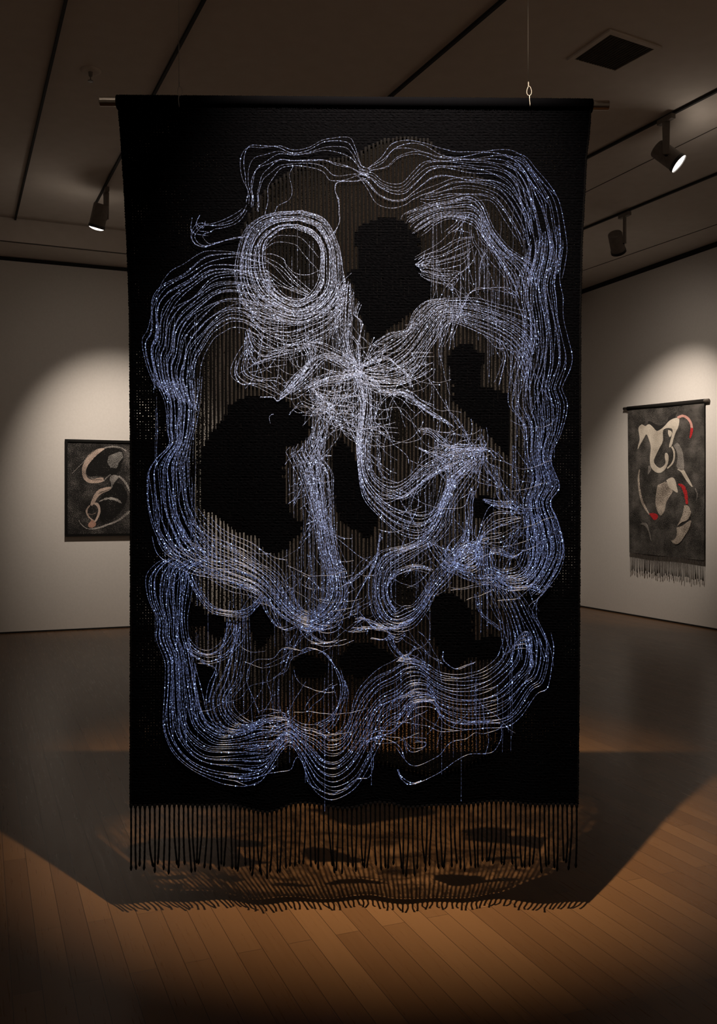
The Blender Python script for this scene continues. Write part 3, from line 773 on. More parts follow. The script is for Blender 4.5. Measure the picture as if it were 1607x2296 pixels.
# left river turning right and up around the big patch
bun(24, z('C', (550, 830, 290, 960), (640, 945, 340, 1120), (760, 1040, 460, 1200), (900, 1110, 600, 1260), (1000, 1190, 760, 1310), (1090, 1270, 900, 1360), (1150, 1370, 1010, 1440), (1210, 1470, 1100, 1530), (1260, 1520, 1200, 1600), (1320, 1520, 1300, 1640), (1400, 1450, 1430, 1590), (1425, 1330, 1530, 1470), (1400, 1200, 1520, 1290), (1360, 1080, 1480, 1150), (1340, 950, 1450, 1000), (1300, 800, 1440, 880), (1250, 650, 1430, 720), (1190, 520, 1420, 600), (1170, 470, 1340, 480), (1230, 400, 1310, 360)), .06, 1.2)
bun(5, z('C', (560, 1180, 520, 1230), (700, 1230, 640, 1290), (820, 1310, 780, 1380), (930, 1340, 860, 1400), (1010, 1400, 960, 1440), (1060, 1520, 1010, 1540), (1130, 1640, 1090, 1620), (1230, 1620, 1200, 1600)), .1, 1.5, .8)
bun(7, z('C', (540, 1290, 460, 1200), (600, 1400, 540, 1380), (660, 1480, 640, 1510), (750, 1510, 740, 1550), (860, 1500, 880, 1560), (940, 1450, 950, 1500), (1000, 1380, 1020, 1420)), .1, 1.5, .85)
# lower left loop
bun(26, z('C', (640, 1170, 400, 1170), (520, 1250, 320, 1215), (505, 1350, 262, 1300), (490, 1450, 268, 1440), (480, 1560, 318, 1580), (490, 1680, 320, 1700), (510, 1760, 372, 1840), (530, 1860, 375, 1960), (560, 2000, 365, 2190)) + z('E', (600, 600, 385, 720), (680, 680, 440, 830), (760, 720, 530, 912), (880, 690, 650, 972), (960, 640, 780, 1003), (1050, 600, 900, 1005), (1160, 612, 1010, 962)), .03, 1.0, .95)
bun(10, z('C', (560, 1150, 520, 1180), (700, 1200, 660, 1300), (840, 1190, 800, 1340), (960, 1250, 920, 1380), (1040, 1330, 980, 1420)), .2, 1.6, .8)
bun(9, z('E', (500, 60, 480, 150), (530, 110, 520, 200), (580, 150, 590, 240), (650, 158, 650, 262), (720, 110, 760, 230), (760, 20, 840, 140), (780, -60, 880, 60)), .08, 1.2, .8)
bun(14, z('C', (770, 1560, 890, 1550), (760, 1680, 890, 1690), (730, 1780, 890, 1820)) + z('E', (700, 300, 880, 270), (665, 380, 860, 370), (640, 480, 780, 480), (650, 580, 800, 570), (700, 680, 900, 640), (800, 715, 1000, 620), (900, 700, 1100, 610)), .06, 1.1, .85)
bun(4, z('E', (550, 240, 560, 260), (545, 330, 555, 380), (560, 450, 570, 480), (590, 550, 600, 600), (640, 660, 650, 690), (760, 720, 770, 740)), .1, 1.2, .7)
bun(2, z('E', (560, 250, 600, 240), (640, 255, 690, 300), (690, 300, 680, 330), (660, 400, 670, 400), (630, 510, 645, 510)), .05, 1, .8)
# bottom bowl
bun(26, z('E', (900, 640, 780, 1000), (1000, 600, 900, 1000), (1080, 600, 1000, 960), (1160, 612, 1150, 770), (1250, 670, 1235, 840), (1350, 690, 1290, 950), (1430, 740, 1345, 1040), (1510, 720, 1430, 1095), (1560, 640, 1520, 1080), (1590, 540, 1600, 1020)) + z('F', (90, 440, 125, 900), (180, 350, 240, 680), (280, 295, 350, 600), (370, 240, 430, 510), (450, 240, 550, 510), (540, 300, 620, 600), (610, 340, 740, 640), (700, 352, 880, 650), (790, 345, 1000, 640), (900, 320, 1090, 580), (1000, 245, 1200, 430), (1040, 150, 1275, 370), (1045, 80, 1310, 180), (1035, 0, 1290, 40)), .03, 1.0, .95)
bun(1, z('E', (1020, 965), (1100, 955), (1175, 945), (1200, 890), (1222, 865), (1250, 900), (1270, 960), (1300, 1045), (1420, 1100), (1500, 1085), (1600, 1020), (1680, 1010), (1710, 950), (1715, 860)), 0, .6)
bun(2, z('E', (780, 1003, 760, 1000), (880, 1012, 870, 1014), (960, 990, 950, 992), (1020, 965, 1010, 972), (1100, 900, 1060, 920)), 0, 1)
# rivers on the right
bun(5, z('B', (130, 350, 140, 365), (220, 285, 260, 345), (290, 190, 340, 290), (390, 156, 440, 262), (500, 170, 520, 275), (600, 212, 580, 300), (700, 238, 700, 310), (800, 222, 800, 320), (900, 203, 900, 320), (1020, 210, 1000, 345), (1140, 262, 1080, 400), (1220, 350, 1120, 450), (1290, 450, 1140, 530), (1350, 560, 1170, 640)), .0, .8)
bun(9, z('B', (60, 350, 60, 400), (120, 370, 90, 430), (170, 385, 130, 480), (220, 430, 190, 560), (290, 455, 280, 598), (360, 445, 370, 585), (430, 370, 430, 545), (500, 290, 560, 480), (600, 275, 680, 450), (720, 285, 800, 455), (830, 300, 900, 460), (940, 300, 980, 490), (1060, 330, 1050, 560), (1130, 430, 1110, 650), (1200, 540, 1150, 750), (1230, 660, 1180, 860)), .03, 1.0)
bun(6, z('B', (440, 540, 430, 545), (540, 490, 560, 580), (640, 455, 680, 560), (760, 450, 800, 550), (900, 470, 920, 560), (1010, 520, 1000, 640), (1100, 640, 1080, 760), (1170, 760, 1130, 880)), .1, 1.5, .9)
bun(16, z('B', (1020, 250, 1000, 345), (1150, 285, 1080, 400), (1225, 370, 1130, 470), (1295, 460, 1150, 560), (1350, 560, 1170, 640), (1382, 700, 1190, 760), (1408, 860, 1210, 880), (1395, 980, 1200, 980), (1375, 1080, 1200, 1100)), .1, 1.1, .9)
bun(32, z('B', (1385, 720, 1190, 800), (1408, 870, 1160, 950), (1375, 1080, 1110, 1100), (1392, 1200, 1100, 1210), (1400, 1300, 1130, 1320), (1425, 1450, 1130, 1450), (1442, 1620, 1090, 1600), (1400, 1760, 1070, 1760)) + z('D', (1395, 70, 1070, 60), (1428, 180, 1060, 180), (1395, 350, 1140, 300), (1335, 520, 1160, 480), (1390, 700, 1180, 640), (1330, 810, 1140, 800), (1380, 950, 1150, 930), (1410, 1115, 1190, 1100), (1370, 1230, 1180, 1200), (1300, 1360, 1100, 1280), (1230, 1430, 1000, 1340)), .04, 1.2, .95)
bun(3, z('D', (1320, 820, 1325, 830), (1385, 940, 1350, 900), (1412, 1110, 1390, 1050), (1380, 1250, 1375, 1180), (1290, 1385, 1320, 1330), (1240, 1440, 1260, 1420), (1228, 1540, 1180, 1500), (1260, 1620, 1230, 1600), (1305, 1720, 1280, 1700)), .0, .8, .9)
bun(16, z('D', (1235, 870, 1170, 900), (1290, 960, 1165, 960), (1290, 1100, 1160, 1080), (1270, 1230, 1150, 1160), (1190, 1330, 1110, 1240), (1070, 1345, 1020, 1260), (950, 1310, 930, 1220)), .08, 1.2, .9)
bun(13, z('D', (1150, 870, 1130, 960), (1040, 850, 1080, 1020), (940, 850, 1000, 1080), (880, 950, 900, 1080), (850, 1050, 870, 1090), (800, 1120, 860, 1180), (700, 1180, 760, 1260)), .08, 1.4)
bun(14, z('D', (860, 1060, 940, 1100), (850, 1180, 940, 1200), (870, 1290, 960, 1270), (920, 1360, 1020, 1320), (970, 1460, 1120, 1420), (1010, 1560, 1180, 1520), (1030, 1670, 1240, 1640), (1050, 1790, 1290, 1770), (1050, 1860, 1310, 1880)), .05, 1.1, .9)
bun(6, z('D', (640, 1180, 600, 1200), (740, 1240, 720, 1280), (860, 1290, 840, 1330), (960, 1290, 950, 1350), (1080, 1350, 1060, 1390), (1200, 1350, 1180, 1370), (1270, 1380, 1250, 1390)), .12, 1.6, .8)
# small ring on the right
bun(9, z('D', (780, 1060, 790, 1110), (860, 1090, 830, 1130), (880, 1170, 835, 1170), (850, 1250, 810, 1200), (760, 1270, 740, 1215), (690, 1210, 715, 1190), (700, 1110, 730, 1140), (780, 1060, 790, 1110)), 0, 2.2, .9, True)
# crossing from the dark head to the right
bun(22, z('B', (345, 700, 445, 790), (370, 650, 500, 750), (450, 615, 570, 700), (560, 580, 650, 670), (680, 558, 740, 680), (790, 530, 820, 710), (870, 580, 850, 750), (920, 690, 880, 800), (960, 770, 910, 840), (1050, 880, 950, 900), (1200, 990, 1040, 1050), (1250, 1150, 1100, 1200)), .06, 1.8, 1.0)
bun(12, z('B', (740, 640, 860, 620), (730, 740, 850, 740), (710, 820, 880, 830), (690, 900, 960, 900), (680, 1000, 1040, 1040), (690, 1150, 1080, 1150)), .35, 2.5, .55)
bun(10, z('B', (440, 940, 470, 1040), (500, 900, 500, 1010), (600, 850, 620, 1020), (700, 790, 760, 990), (830, 790, 800, 900)), .12, 3.0, 1.05)
bun(7, z('B', (450, 990, 480, 1050), (520, 1000, 530, 1085), (600, 1020, 610, 1110), (720, 1030, 690, 1130), (740, 1100, 640, 1130)), .12, 3.0, 1)
bun(4, z('B', (700, 790, 650, 760), (760, 700, 700, 700), (800, 640, 740, 640)), .1, 3, 1)
bun(2, z('B', (900, 870, 910, 900), (870, 960, 860, 980), (858, 1110, 860, 1130)), 0, 1, .8)
# middle band, node -> right river
bun(8, z('B', (130, 1580, 100, 1640), (140, 1510, 230, 1540), (260, 1430, 320, 1480), (380, 1400, 400, 1420), (430, 1290, 470, 1340), (510, 1215, 560, 1260), (640, 1195, 640, 1230)), .05, 1.2)
bun(26, z('B', (90, 1640, 100, 1720), (200, 1570, 330, 1740), (320, 1500, 440, 1650), (400, 1420, 500, 1560), (480, 1310, 570, 1460), (570, 1225, 650, 1350), (700, 1215, 720, 1350), (850, 1220, 860, 1400), (980, 1260, 1000, 1470), (1100, 1300, 1100, 1560), (1200, 1350, 1160, 1700), (1260, 1500, 1180, 1800)), .06, 1.2)
bun(9, z('B', (640, 1180, 740, 1180), (620, 1250, 735, 1250), (600, 1330, 730, 1330), (560, 1430, 700, 1430), (520, 1540, 660, 1540)), .2, 2.0, .9)
bun(3, z('B', (730, 1340, 700, 1350), (745, 1240, 760, 1240), (800, 1160, 820, 1150), (900, 1130, 1040, 1130), (1100, 1180, 1130, 1200)), .05, 1.4, .9)
bun(4, z('B', (960, 1470, 1000, 1450), (990, 1530, 1040, 1500), (1010, 1600, 1080, 1560), (960, 1720, 1070, 1700), (930, 1760, 1060, 1780)), .05, 2, .8)
bun(14, z('B', (70, 1650, 80, 1760), (200, 1680, 200, 1780), (320, 1660, 330, 1780), (420, 1600, 460, 1740), (430, 1560, 540, 1690), (560, 1560, 570, 1640)), .12, 3.0)
bun(5, z('B', (80, 1630, 90, 1650), (240, 1580, 250, 1600), (330, 1640, 310, 1630), (400, 1700, 380, 1700), (430, 1790, 400, 1780)), .05, 2)
bun(5, z('B', (100, 1700, 80, 1740), (250, 1790, 200, 1820), (400, 1800, 350, 1830), (480, 1860, 450, 1890), (570, 1900, 520, 1960)), .1, 2)
# node towards upper left (below the ring) and from above
bun(14, z('B', (-20, 1090, 20, 1090), (-60, 1200, 30, 1190), (-70, 1330, 20, 1320), (-60, 1450, 20, 1460), (-30, 1550, 40, 1560), (20, 1650, 70, 1660)), .08, 2.2, 1)
bun(4, z('B', (75, 1220, 85, 1230), (40, 1300, 60, 1310), (100, 1360, 80, 1370), (60, 1500, 75, 1500), (60, 1600, 80, 1600), (75, 1690, 85, 1690)), .03, 1.5, 1)
bun(12, z('A', (1230, 1380, 1330, 1340), (1240, 1500, 1350, 1470), (1280, 1600, 1350, 1560), (1250, 1700, 1200, 1700), (1180, 1790, 1120, 1800), (1100, 1850, 1050, 1850)), .25, 3.0, .8)
bun(11, z('A', (900, 1390, 870, 1420), (950, 1500, 880, 1540), (1060, 1540, 900, 1640), (1200, 1500, 960, 1620), (1290, 1490, 1100, 1580)), .1, 2.5, .95)
bun(7, z('A', (880, 1480, 950, 1500), (820, 1590, 900, 1600), (800, 1690, 910, 1680), (860, 1750, 1000, 1720), (950, 1770, 1100, 1720), (1080, 1840, 1170, 1790)), .08, 2.6, .9)
bun(2, z('A', (820, 1600, 810, 1620), (810, 1700, 800, 1680), (850, 1750, 840, 1760), (940, 1750, 900, 1760)), .0, 2, .9)
bun(8, z('A', (1280, 1480, 1270, 1510), (1400, 1480, 1330, 1600), (1500, 1530, 1420, 1660), (1600, 1620, 1560, 1700), (1640, 1670, 1640, 1710)), .05, 3, 1)
bun(12, z('A', (1090, 1860, 1110, 1840), (1200, 1790, 1180, 1750), (1290, 1720, 1250, 1680), (1400, 1600, 1330, 1590), (1480, 1620, 1450, 1560), (1560, 1680, 1560, 1620), (1640, 1700, 1640, 1670)), .12, 3, 1)
bun(18, z('A', (1180, 1830, 1300, 1800), (1280, 1760, 1380, 1760), (1400, 1700, 1480, 1740), (1500, 1690, 1560, 1720), (1620, 1680, 1630, 1700)), .2, 4, 1)
# node cluster below left
bun(16, z('C', (1300, 20, 1350, 120), (1350, 60, 1380, 220), (1450, 80, 1440, 270), (1560, 60, 1550, 300), (1650, 60, 1640, 260)), .2, 5, 1)
bun(12, z('C', (1400, -60, 1640, -40), (1380, 60, 1620, 60), (1360, 150, 1600, 160), (1300, 230, 1560, 270), (1290, 320, 1500, 380)), .25, 5, .9)
bun(3, z('C', (970, 118, 980, 120), (1060, 115, 1060, 122), (1095, 130, 1090, 145), (1200, 60, 1180, 70), (1280, -30, 1260, -30)), 0, 2, 1)
bun(4, z('C', (1160, 235, 1180, 210), (1240, 150, 1230, 220), (1300, 170, 1330, 230), (1400, 210, 1430, 240), (1500, 330, 1530, 330)), .05, 3, 1)
bun(5, z('C', (1310, 60, 1300, 100), (1340, 90, 1370, 110), (1390, 130, 1400, 170), (1440, 170, 1460, 200)), .1, 4, .9)
bun(1, z('C', (1040, 290), (1033, 250), (1050, 232), (1062, 230)), 0, .3, 1.1)
bun(2, z('C', (1440, 500, 1430, 505), (1390, 500, 1380, 520), (1375, 560, 1370, 560), (1410, 610, 1420, 620)), 0, 2)
# big loops in the middle right
bun(12, z('D', (30, -60, 120, -60), (90, 60, 165, 40), (100, 200, 175, 180), (75, 400, 150, 400), (80, 560, 150, 550), (120, 690, 200, 650), (230, 800, 300, 690), (350, 760, 390, 650), (460, 680, 490, 550), (560, 600, 600, 490), (660, 540, 680, 440), (780, 500, 800, 440), (880, 480, 880, 440)), .05, 1.8)
bun(13, z('D', (20, -40, 90, -40), (70, 100, 120, 60), (80, 240, 110, 220), (60, 420, 90, 400), (70, 620, 100, 600), (110, 770, 150, 700), (200, 880, 260, 820), (320, 985, 380, 880), (450, 1025, 500, 900), (560, 960, 590, 830), (620, 850, 640, 740), (700, 700, 700, 600), (840, 560, 860, 500)), .08, 2.0)
bun(9, z('D', (200, 760, 330, 690), (330, 790, 420, 740), (430, 720, 520, 640), (560, 640, 640, 560), (700, 560, 780, 520)), .1, 2.5, .95)
bun(1, z('D', (175, 265), (250, 200), (350, 195), (410, 260), (450, 350), (520, 440), (620, 460)), 0, .8)
bun(2, z('D', (180, 260, 170, 250), (210, 180, 200, 160), (280, 110, 260, 100), (370, 90, 350, 90), (400, 150, 380, 150), (480, 180, 470, 180)), 0, 1)
bun(1, z('D', (185, 290), (250, 340), (290, 420), (340, 460), (390, 510), (400, 560)), 0, 1)
bun(2, z('D', (200, 290, 210, 290), (215, 400, 190, 400), (200, 560, 190, 540), (240, 640, 220, 640), (330, 690, 330, 680)), .0, 1)
bun(7, z('D', (160, 95, 300, 20), (300, 100, 400, 80), (390, 110, 440, 130), (480, 190, 520, 190), (600, 270, 640, 270), (680, 310, 700, 330)), .1, 2.2)
bun(6, z('D', (460, 320, 480, 360), (540, 320, 540, 370), (600, 370, 600, 430), (650, 430, 660, 450)), .1, 2.5)
bun(8, z('D', (640, 450, 640, 490), (720, 430, 720, 480), (800, 440, 800, 480), (880, 440, 880, 490), (930, 440, 930, 480)), .2, 4)
bun(18, z('D', (850, 440, 900, 490), (770, 540, 850, 570), (640, 640, 780, 680), (610, 730, 720, 770), (585, 820, 670, 860), (540, 930, 650, 950), (470, 1040, 570, 1060), (380, 1090, 480, 1120), (250, 1125, 400, 1170), (190, 1180, 280, 1250), (150, 1300, 245, 1350), (150, 1450, 250, 1440), (200, 1570, 290, 1520), (310, 1630, 320, 1530), (420, 1610, 370, 1500), (510, 1510, 430, 1480), (570, 1400, 500, 1390), (660, 1300, 560, 1280), (740, 1180, 640, 1180), (870, 1060, 770, 1010)), .04, 1.2)
bun(8, z('D', (440, 440, 480, 470), (620, 560, 660, 500), (640, 640, 700, 600), (620, 760, 680, 760), (570, 880, 630, 900), (500, 990, 560, 1020)), .1, 2, .95)
bun(6, z('D', (560, 1240, 540, 1270), (460, 1215, 460, 1250), (380, 1225, 380, 1260), (290, 1270, 300, 1300), (240, 1350, 260, 1370), (250, 1450, 280, 1460), (310, 1525, 320, 1510)), .03, 1, .9)
bun(4, z('D', (190, 1150, 170, 1180), (110, 1240, 90, 1270), (30, 1300, 20, 1330), (-30, 1360, -40, 1350)), .05, 2, .9)
bun(4, z('D', (210, 1010, 215, 1010), (200, 1070, 200, 1080), (170, 1220, 180, 1200), (80, 1380, 110, 1330), (30, 1480, 40, 1460), (0, 1580, 10, 1560)), .03, 1.5, .9)
bun(9, z('D', (500, 1050, 560, 1040), (520, 1120, 620, 1120), (560, 1200, 700, 1200), (600, 1260, 760, 1260)), .2, 3.5, .9)
bun(5, z('D', (680, 1040, 720, 1020), (640, 1120, 660, 1080), (600, 1180, 640, 1180)), .2, 3)
bun(7, z('D', (800, 720, 850, 700), (760, 820, 830, 800), (760, 950, 820, 920), (720, 1080, 800, 1080), (660, 1160, 740, 1200)), .1, 2, .85)
bun(6, z('D', (880, 500, 990, 560), (920, 600, 990, 620), (960, 680, 1010, 680), (960, 780, 1060, 760), (1060, 860, 1140, 860)), .12, 2.5, .8)
bun(8, z('D', (880, 800, 860, 780), (960, 840, 1010, 800), (1060, 870, 1100, 800), (1130, 920, 1140, 860)), .12, 3, .8)
bun(6, z('D', (950, 1230, 960, 1200), (920, 1150, 940, 1120), (1000, 1150, 1000, 1120), (1080, 1170, 1090, 1160), (1150, 1120, 1160, 1110)), .1, 2, .8)
bun(3, z('D', (850, 1390, 830, 1410), (880, 1530, 850, 1500), (960, 1600, 900, 1570), (1010, 1640, 1000, 1650)), .05, 2, .7)
# small things bottom middle
bun(5, z('C', (1290, 1610, 1250, 1600), (1380, 1610, 1400, 1660), (1450, 1560, 1500, 1640), (1510, 1480, 1530, 1560)), .1, 3, .8)
bun(6, z('C', (1230, 1600, 1260, 1580), (1300, 1660, 1240, 1640), (1400, 1720, 1330, 1720), (1500, 1700, 1450, 1730)), .2, 4, .7)
bun(9, z('D', (0, 1640, 60, 1500), (100, 1570, 120, 1580), (200, 1600, 180, 1640), (320, 1630, 300, 1620), (450, 1560, 420, 1560)), .1, 2.5, .9)
bun(4, z('E', (1240, 190, 1230, 180), (1350, 160, 1300, 150), (1430, 230, 1420, 200), (1490, 320, 1480, 320), (1515, 420, 1500, 420), (1485, 540, 1480, 530), (1440, 620, 1420, 600), (1340, 675, 1330, 650)), .03, 1.2, .8)
bun(1, z('E', (1240, 190), (1180, 230), (1150, 300), (1080, 340), (1060, 400), (1055, 470), (1000, 570)), 0, 1, .8)
bun(2, z('E', (1240, 170, 1230, 165), (1130, 150, 1120, 160), (1060, 220, 1060, 215), (960, 228, 950, 232), (905, 280, 900, 285), (890, 380, 885, 370), (930, 480, 940, 500), (970, 570, 970, 580)), 0, 1, .8)
bun(1, z('E', (1200, 570), (1280, 565), (1320, 520), (1380, 470), (1420, 400), (1450, 400), (1480, 500)), .0, 1, .8)
bun(4, z('E', (1340, 700, 1340, 720), (1420, 640, 1460, 700), (1480, 520, 1540, 600), (1520, 400, 1560, 460), (1500, 290, 1530, 380)), .05, 1.6, .8)
bun(6, z('F', (-10, 60, 30, 0), (100, 30, 110, 20), (230, 20, 250, 40), (310, 120, 330, 60), (400, 60, 400, 20)), .2, 3, .7)
bun(5, z('F', (260, 40, 300, 20), (260, 130, 310, 120), (340, 210, 380, 200), (430, 180, 470, 120)), .2, 3, .8)
bun(3, z('F', (150, 90, 160, 90), (230, 90, 230, 100), (290, 60, 280, 80)), 0, 3, .7)
bun(8, z('F', (300, 215, 300, 240), (380, 215, 380, 250), (450, 235, 450, 270), (540, 260, 540, 300)), .2, 4, .9)
bun(2, z('F', (615, 160, 620, 200), (620, 225, 620, 230), (700, 290, 690, 280), (780, 270, 760, 260), (830, 250, 830, 240)), 0, 1, .9)
bun(1, z('F', (270, 640), (370, 635), (460, 652), (530, 665), (600, 695), (700, 688), (805, 685)), 0, .8)
bun(1, z('F', (1005, 655), (990, 692), (890, 720), (830, 710), (770, 745), (700, 755), (650, 785), (600, 850), (520, 895), (450, 918), (400, 905), (360, 860), (310, 790)), 0, .6)
bun(1, z('F', (1180, 500), (1100, 600), (1040, 650), (1010, 665), (1010, 720), (1000, 770), (960, 835), (900, 850), (790, 845), (700, 888), (600, 965), (480, 1022), (400, 1035), (345, 1000), (320, 940)), 0, .6)
bun(2, z('F', (320, 940, 330, 940), (350, 1000, 345, 980), (390, 1040, 420, 1025), (460, 1028, 480, 1018)), 0, 1)
bun(2, z('F', (120, 780, 110, 760), (200, 755, 190, 730), (280, 770, 290, 720), (330, 820, 370, 720), (360, 880, 400, 820)), 0, 1.5)
bun(4, z('F', (60, 820, 70, 760), (180, 740, 190, 700), (290, 700, 300, 680), (370, 620, 350, 580), (440, 520, 420, 500), (560, 500, 570, 480)), .05, 1.6, .9)
bun(2, z('F', (370, 720, 380, 760), (400, 820, 430, 800), (470, 810, 490, 800), (515, 775, 500, 765), (440, 755, 430, 760)), 0, 3, .8)
bun(3, z('F', (570, 480, 580, 500), (590, 570, 610, 590), (680, 630, 700, 640), (900, 640, 900, 645), (1000, 655, 1000, 650)), .05, 1, .9)
bun(5, z('F', (270, 600, 130, 700), (300, 500, 200, 540), (420, 440, 380, 470), (560, 470, 540, 500)), .1, 1.5, .8)
bun(8, z('F', (1000, 220, 1060, 200), (1100, 150, 1130, 60), (1180, 150, 1180, 60), (1220, 230, 1180, 300), (1150, 380, 1100, 400)), .3, 3, .6)

# wandering loose threads between the bundles
def allowed(xs_, ys_):
    xs_ = np.array(xs_); ys_ = np.array(ys_)
    return xs_.min() > 345 and xs_.max() < 1250 and not any(inside(b_, xs_, ys_).any() for b_ in BLOBS)
def wander(x0, y0, x1, y1, n, la, lb, br, vert=.6):
    done = 0; tries = 0
    while done < n and tries < n * 8:
        tries += 1
        p = [(random.uniform(x0, x1), random.uniform(y0, y1))]
        a = (math.pi / 2 + random.gauss(0, .5)) if random.random() < vert else random.uniform(0, math.pi)
        st = 14; c_ = random.gauss(0, .10)
        for k in range(int(random.uniform(la, lb) / st) + 1):
            a += c_ + random.gauss(0, .16); p.append((p[-1][0] + st * math.cos(a), p[-1][1] + st * math.sin(a)))
        if len(p) < 3 or not allowed([q[0] for q in p], [q[1] for q in p]) or p[-1][1] > 1700: continue
        BUN.append((1, [q * 2 for q in p], 0, .5, br * random.uniform(.7, 1.2), False)); done += 1
wander(560, 720, 780, 890, 26, 50, 150, .75, .4)
wander(690, 850, 850, 960, 46, 50, 150, .85, .45)
wander(650, 930, 770, 1100, 26, 90, 260, .7, .95)
wander(680, 1080, 770, 1330, 16, 80, 200, .6, .95)
wander(700, 620, 820, 800, 16, 80, 180, .8, .95)
wander(860, 760, 1010, 900, 16, 50, 130, .75, .5)
wander(950, 540, 1080, 700, 14, 50, 140, .7, .8)
wander(660, 880, 780, 1080, 30, 80, 220, .85, .95)
wander(970, 940, 1110, 1060, 22, 50, 130, .9, .6)
wander(860, 1000, 1120, 1330, 46, 50, 170, .65, .6)
wander(980, 900, 1110, 1040, 20, 40, 90, .8, .6)
wander(640, 1340, 960, 1470, 24, 40, 130, .6, .4)
wander(500, 1500, 760, 1640, 16, 40, 140, .6, .4)
wander(840, 1560, 1080, 1680, 12, 40, 140, .6, .4)
wander(1080, 620, 1220, 1300, 30, 90, 260, .65, 1)
wander(420, 1180, 700, 1360, 18, 60, 160, .6, .3)
wander(790, 1180, 900, 1450, 12, 60, 150, .5, .9)
def dimv(x0, y0, x1, y1, n):
    for k in range(n):
        x = random.uniform(x0, x1); y = random.uniform(y0, y1); l = random.uniform(35, 170)
        ys_ = [y, y + l * .33, y + l * .66, y + l]
        if ys_[-1] > 1690 or not allowed([x] * 4, ys_): continue
        BUN.append((1, [(x + random.uniform(-1.5, 1.5), q) * 2 for q in ys_], 0, .4, random.uniform(.22, .45), False))
for r_ in ((1085, 560, 1245, 1250, 80), (640, 930, 770, 1330, 60), (690, 640, 820, 850, 45), (540, 540, 760, 880, 40), (860, 560, 1100, 760, 40), (850, 980, 1100, 1280, 50),
           (345, 700, 445, 1300, 60), (380, 1350, 520, 1600, 35), (560, 1430, 1150, 1640, 70), (440, 1180, 760, 1380, 50), (950, 470, 1180, 620, 30)):
    dimv(*r_)
# faint threads following the warp
for k in range(70):
    x0 = random.choice(cords[2:-2]) + 4.3; y0 = random.uniform(420, 1650); l = random.uniform(60, 200)
    if inside(OPEN, np.array([x0]), np.array([y0]))[0] and inside(OPEN, np.array([x0]), np.array([min(y0 + l, 1700)]))[0]:
        if not any(inside(b_, np.array([x0] * 4), np.linspace(y0, y0 + l, 4)).any() for b_ in BLOBS[:6]):
            BUN.append((1, [(x0, y0) * 2, (x0, y0 + l / 2) * 2, (x0, y0 + l) * 2], 0, .2, .38, False))
# sprays of short ends at the knots
def spray(cx, cy, r0, r1, n, br=1, a0=0, a1=2 * math.pi):
    for k in range(n):
        a = random.uniform(a0, a1); r = random.uniform(r0, r1); b_ = random.uniform(-.5, .5)
        p0 = (cx + random.uniform(-5, 5), cy + random.uniform(-5, 5))
        p1 = (cx + r * .5 * math.cos(a), cy + r * .5 * math.sin(a)); p2 = (cx + r * math.cos(a + b_), cy + r * math.sin(a + b_))
        BUN.append((1, [p0 * 2, p1 * 2, p2 * 2], 0, .8, br, False))
spray(808, 838, 40, 95, 34, 1.0)
spray(745, 915, 25, 80, 16, .9)
spray(1081, 1007, 20, 60, 24, .95)
spray(1018, 1005, 20, 55, 16, .9)
spray(935, 595, 15, 50, 8, 1, -1, 1)
spray(700, 1400, 10, 45, 12, .75)
spray(1015, 1262, 15, 50, 14, .85)
spray(1070, 1218, 15, 45, 10, .85)
spray(640, 1640, 20, 60, 10, .85)
spray(660, 770, 10, 50, 8, .85)
spray(912, 1478, 10, 40, 8, .8)

FIBRES = []
def smooth_noise(n, L, amp):
    k = max(3, int(L / 75) + 2)
    return np.interp(np.linspace(0, k - 1, n), np.arange(k), rng.normal(0, amp, k))
def sn(n, L, amp):
    a = smooth_noise(n, L, amp)
    w = max(1, min(15, n // 4)); kern = np.ones(w) / w
    return np.convolve(np.pad(a, w // 2, 'edge'), kern, 'valid')[:n] if w > 1 else a
for (n, rungs, trim, jit, br, closed) in BUN:
    if n >= 12: n = int(n * .88)
    R4 = cat([tuple(r) for r in rungs], 14)
    ts = (np.arange(n) + .5) / n if n > 1 else np.array([.5])
    if n > 2:
        ts = ts + rng.uniform(-.35, .35, n) / n; ts[0] = 0; ts[-1] = 1
        if n >= 10 and not closed:
            u_ = 2 * ts - 1; ts = .5 + (.5 if n > 24 else .62) * np.sign(u_) * np.abs(u_) ** 1.1   # looser on the outside
    for t in ts:
        mid = R4[:, :2] * (1 - t) + R4[:, 2:] * t
        seg = np.hypot(*np.diff(mid, axis=0).T); Ln = seg.sum()
        if Ln < 6: continue
        m_ = max(8, int(Ln / 2.0)); cum = np.concatenate([[0], np.cumsum(seg)])
        u = np.linspace(0, Ln, m_)
        a4 = np.stack([np.interp(u, cum, R4[:, k]) for k in range(4)], 1)
        wdt = (.03 if n > 20 else .05 if n >= 10 else .8 / n) if n > 2 else 0
        tv = np.clip(t + sn(m_, Ln, wdt), -.14, 1.14)[:, None]
        xy = a4[:, :2] * (1 - tv) + a4[:, 2:] * tv
        if closed:
            env = np.minimum(1, np.minimum(u, Ln - u) / 30)[:, None]
            sh = rng.integers(0, m_)
        jx = np.stack([sn(m_, Ln, jit * .6), sn(m_, Ln, jit * .6)], 1)
        if closed: jx *= env
        xy = xy + jx
        if closed:
            # a thread starts and stops somewhere on the ring, drifting inwards or out
            xy = np.roll(xy[:-1], sh, axis=0)
            ctr = xy.mean(0); f = 1 + np.linspace(-.5, .5, len(xy))[:, None] * rng.normal(0, .06)
            xy = ctr + (xy - ctr) * f
        elif trim > 0 and n > 2:
            c0_ = int(rng.uniform(0, trim) * len(xy)); c1_ = len(xy) - int(rng.uniform(0, trim) * len(xy))
            xy = xy[c0_:c1_]
        if len(xy) < 5: continue
        FIBRES.append((xy, br * rng.uniform(.5, 1.1)))

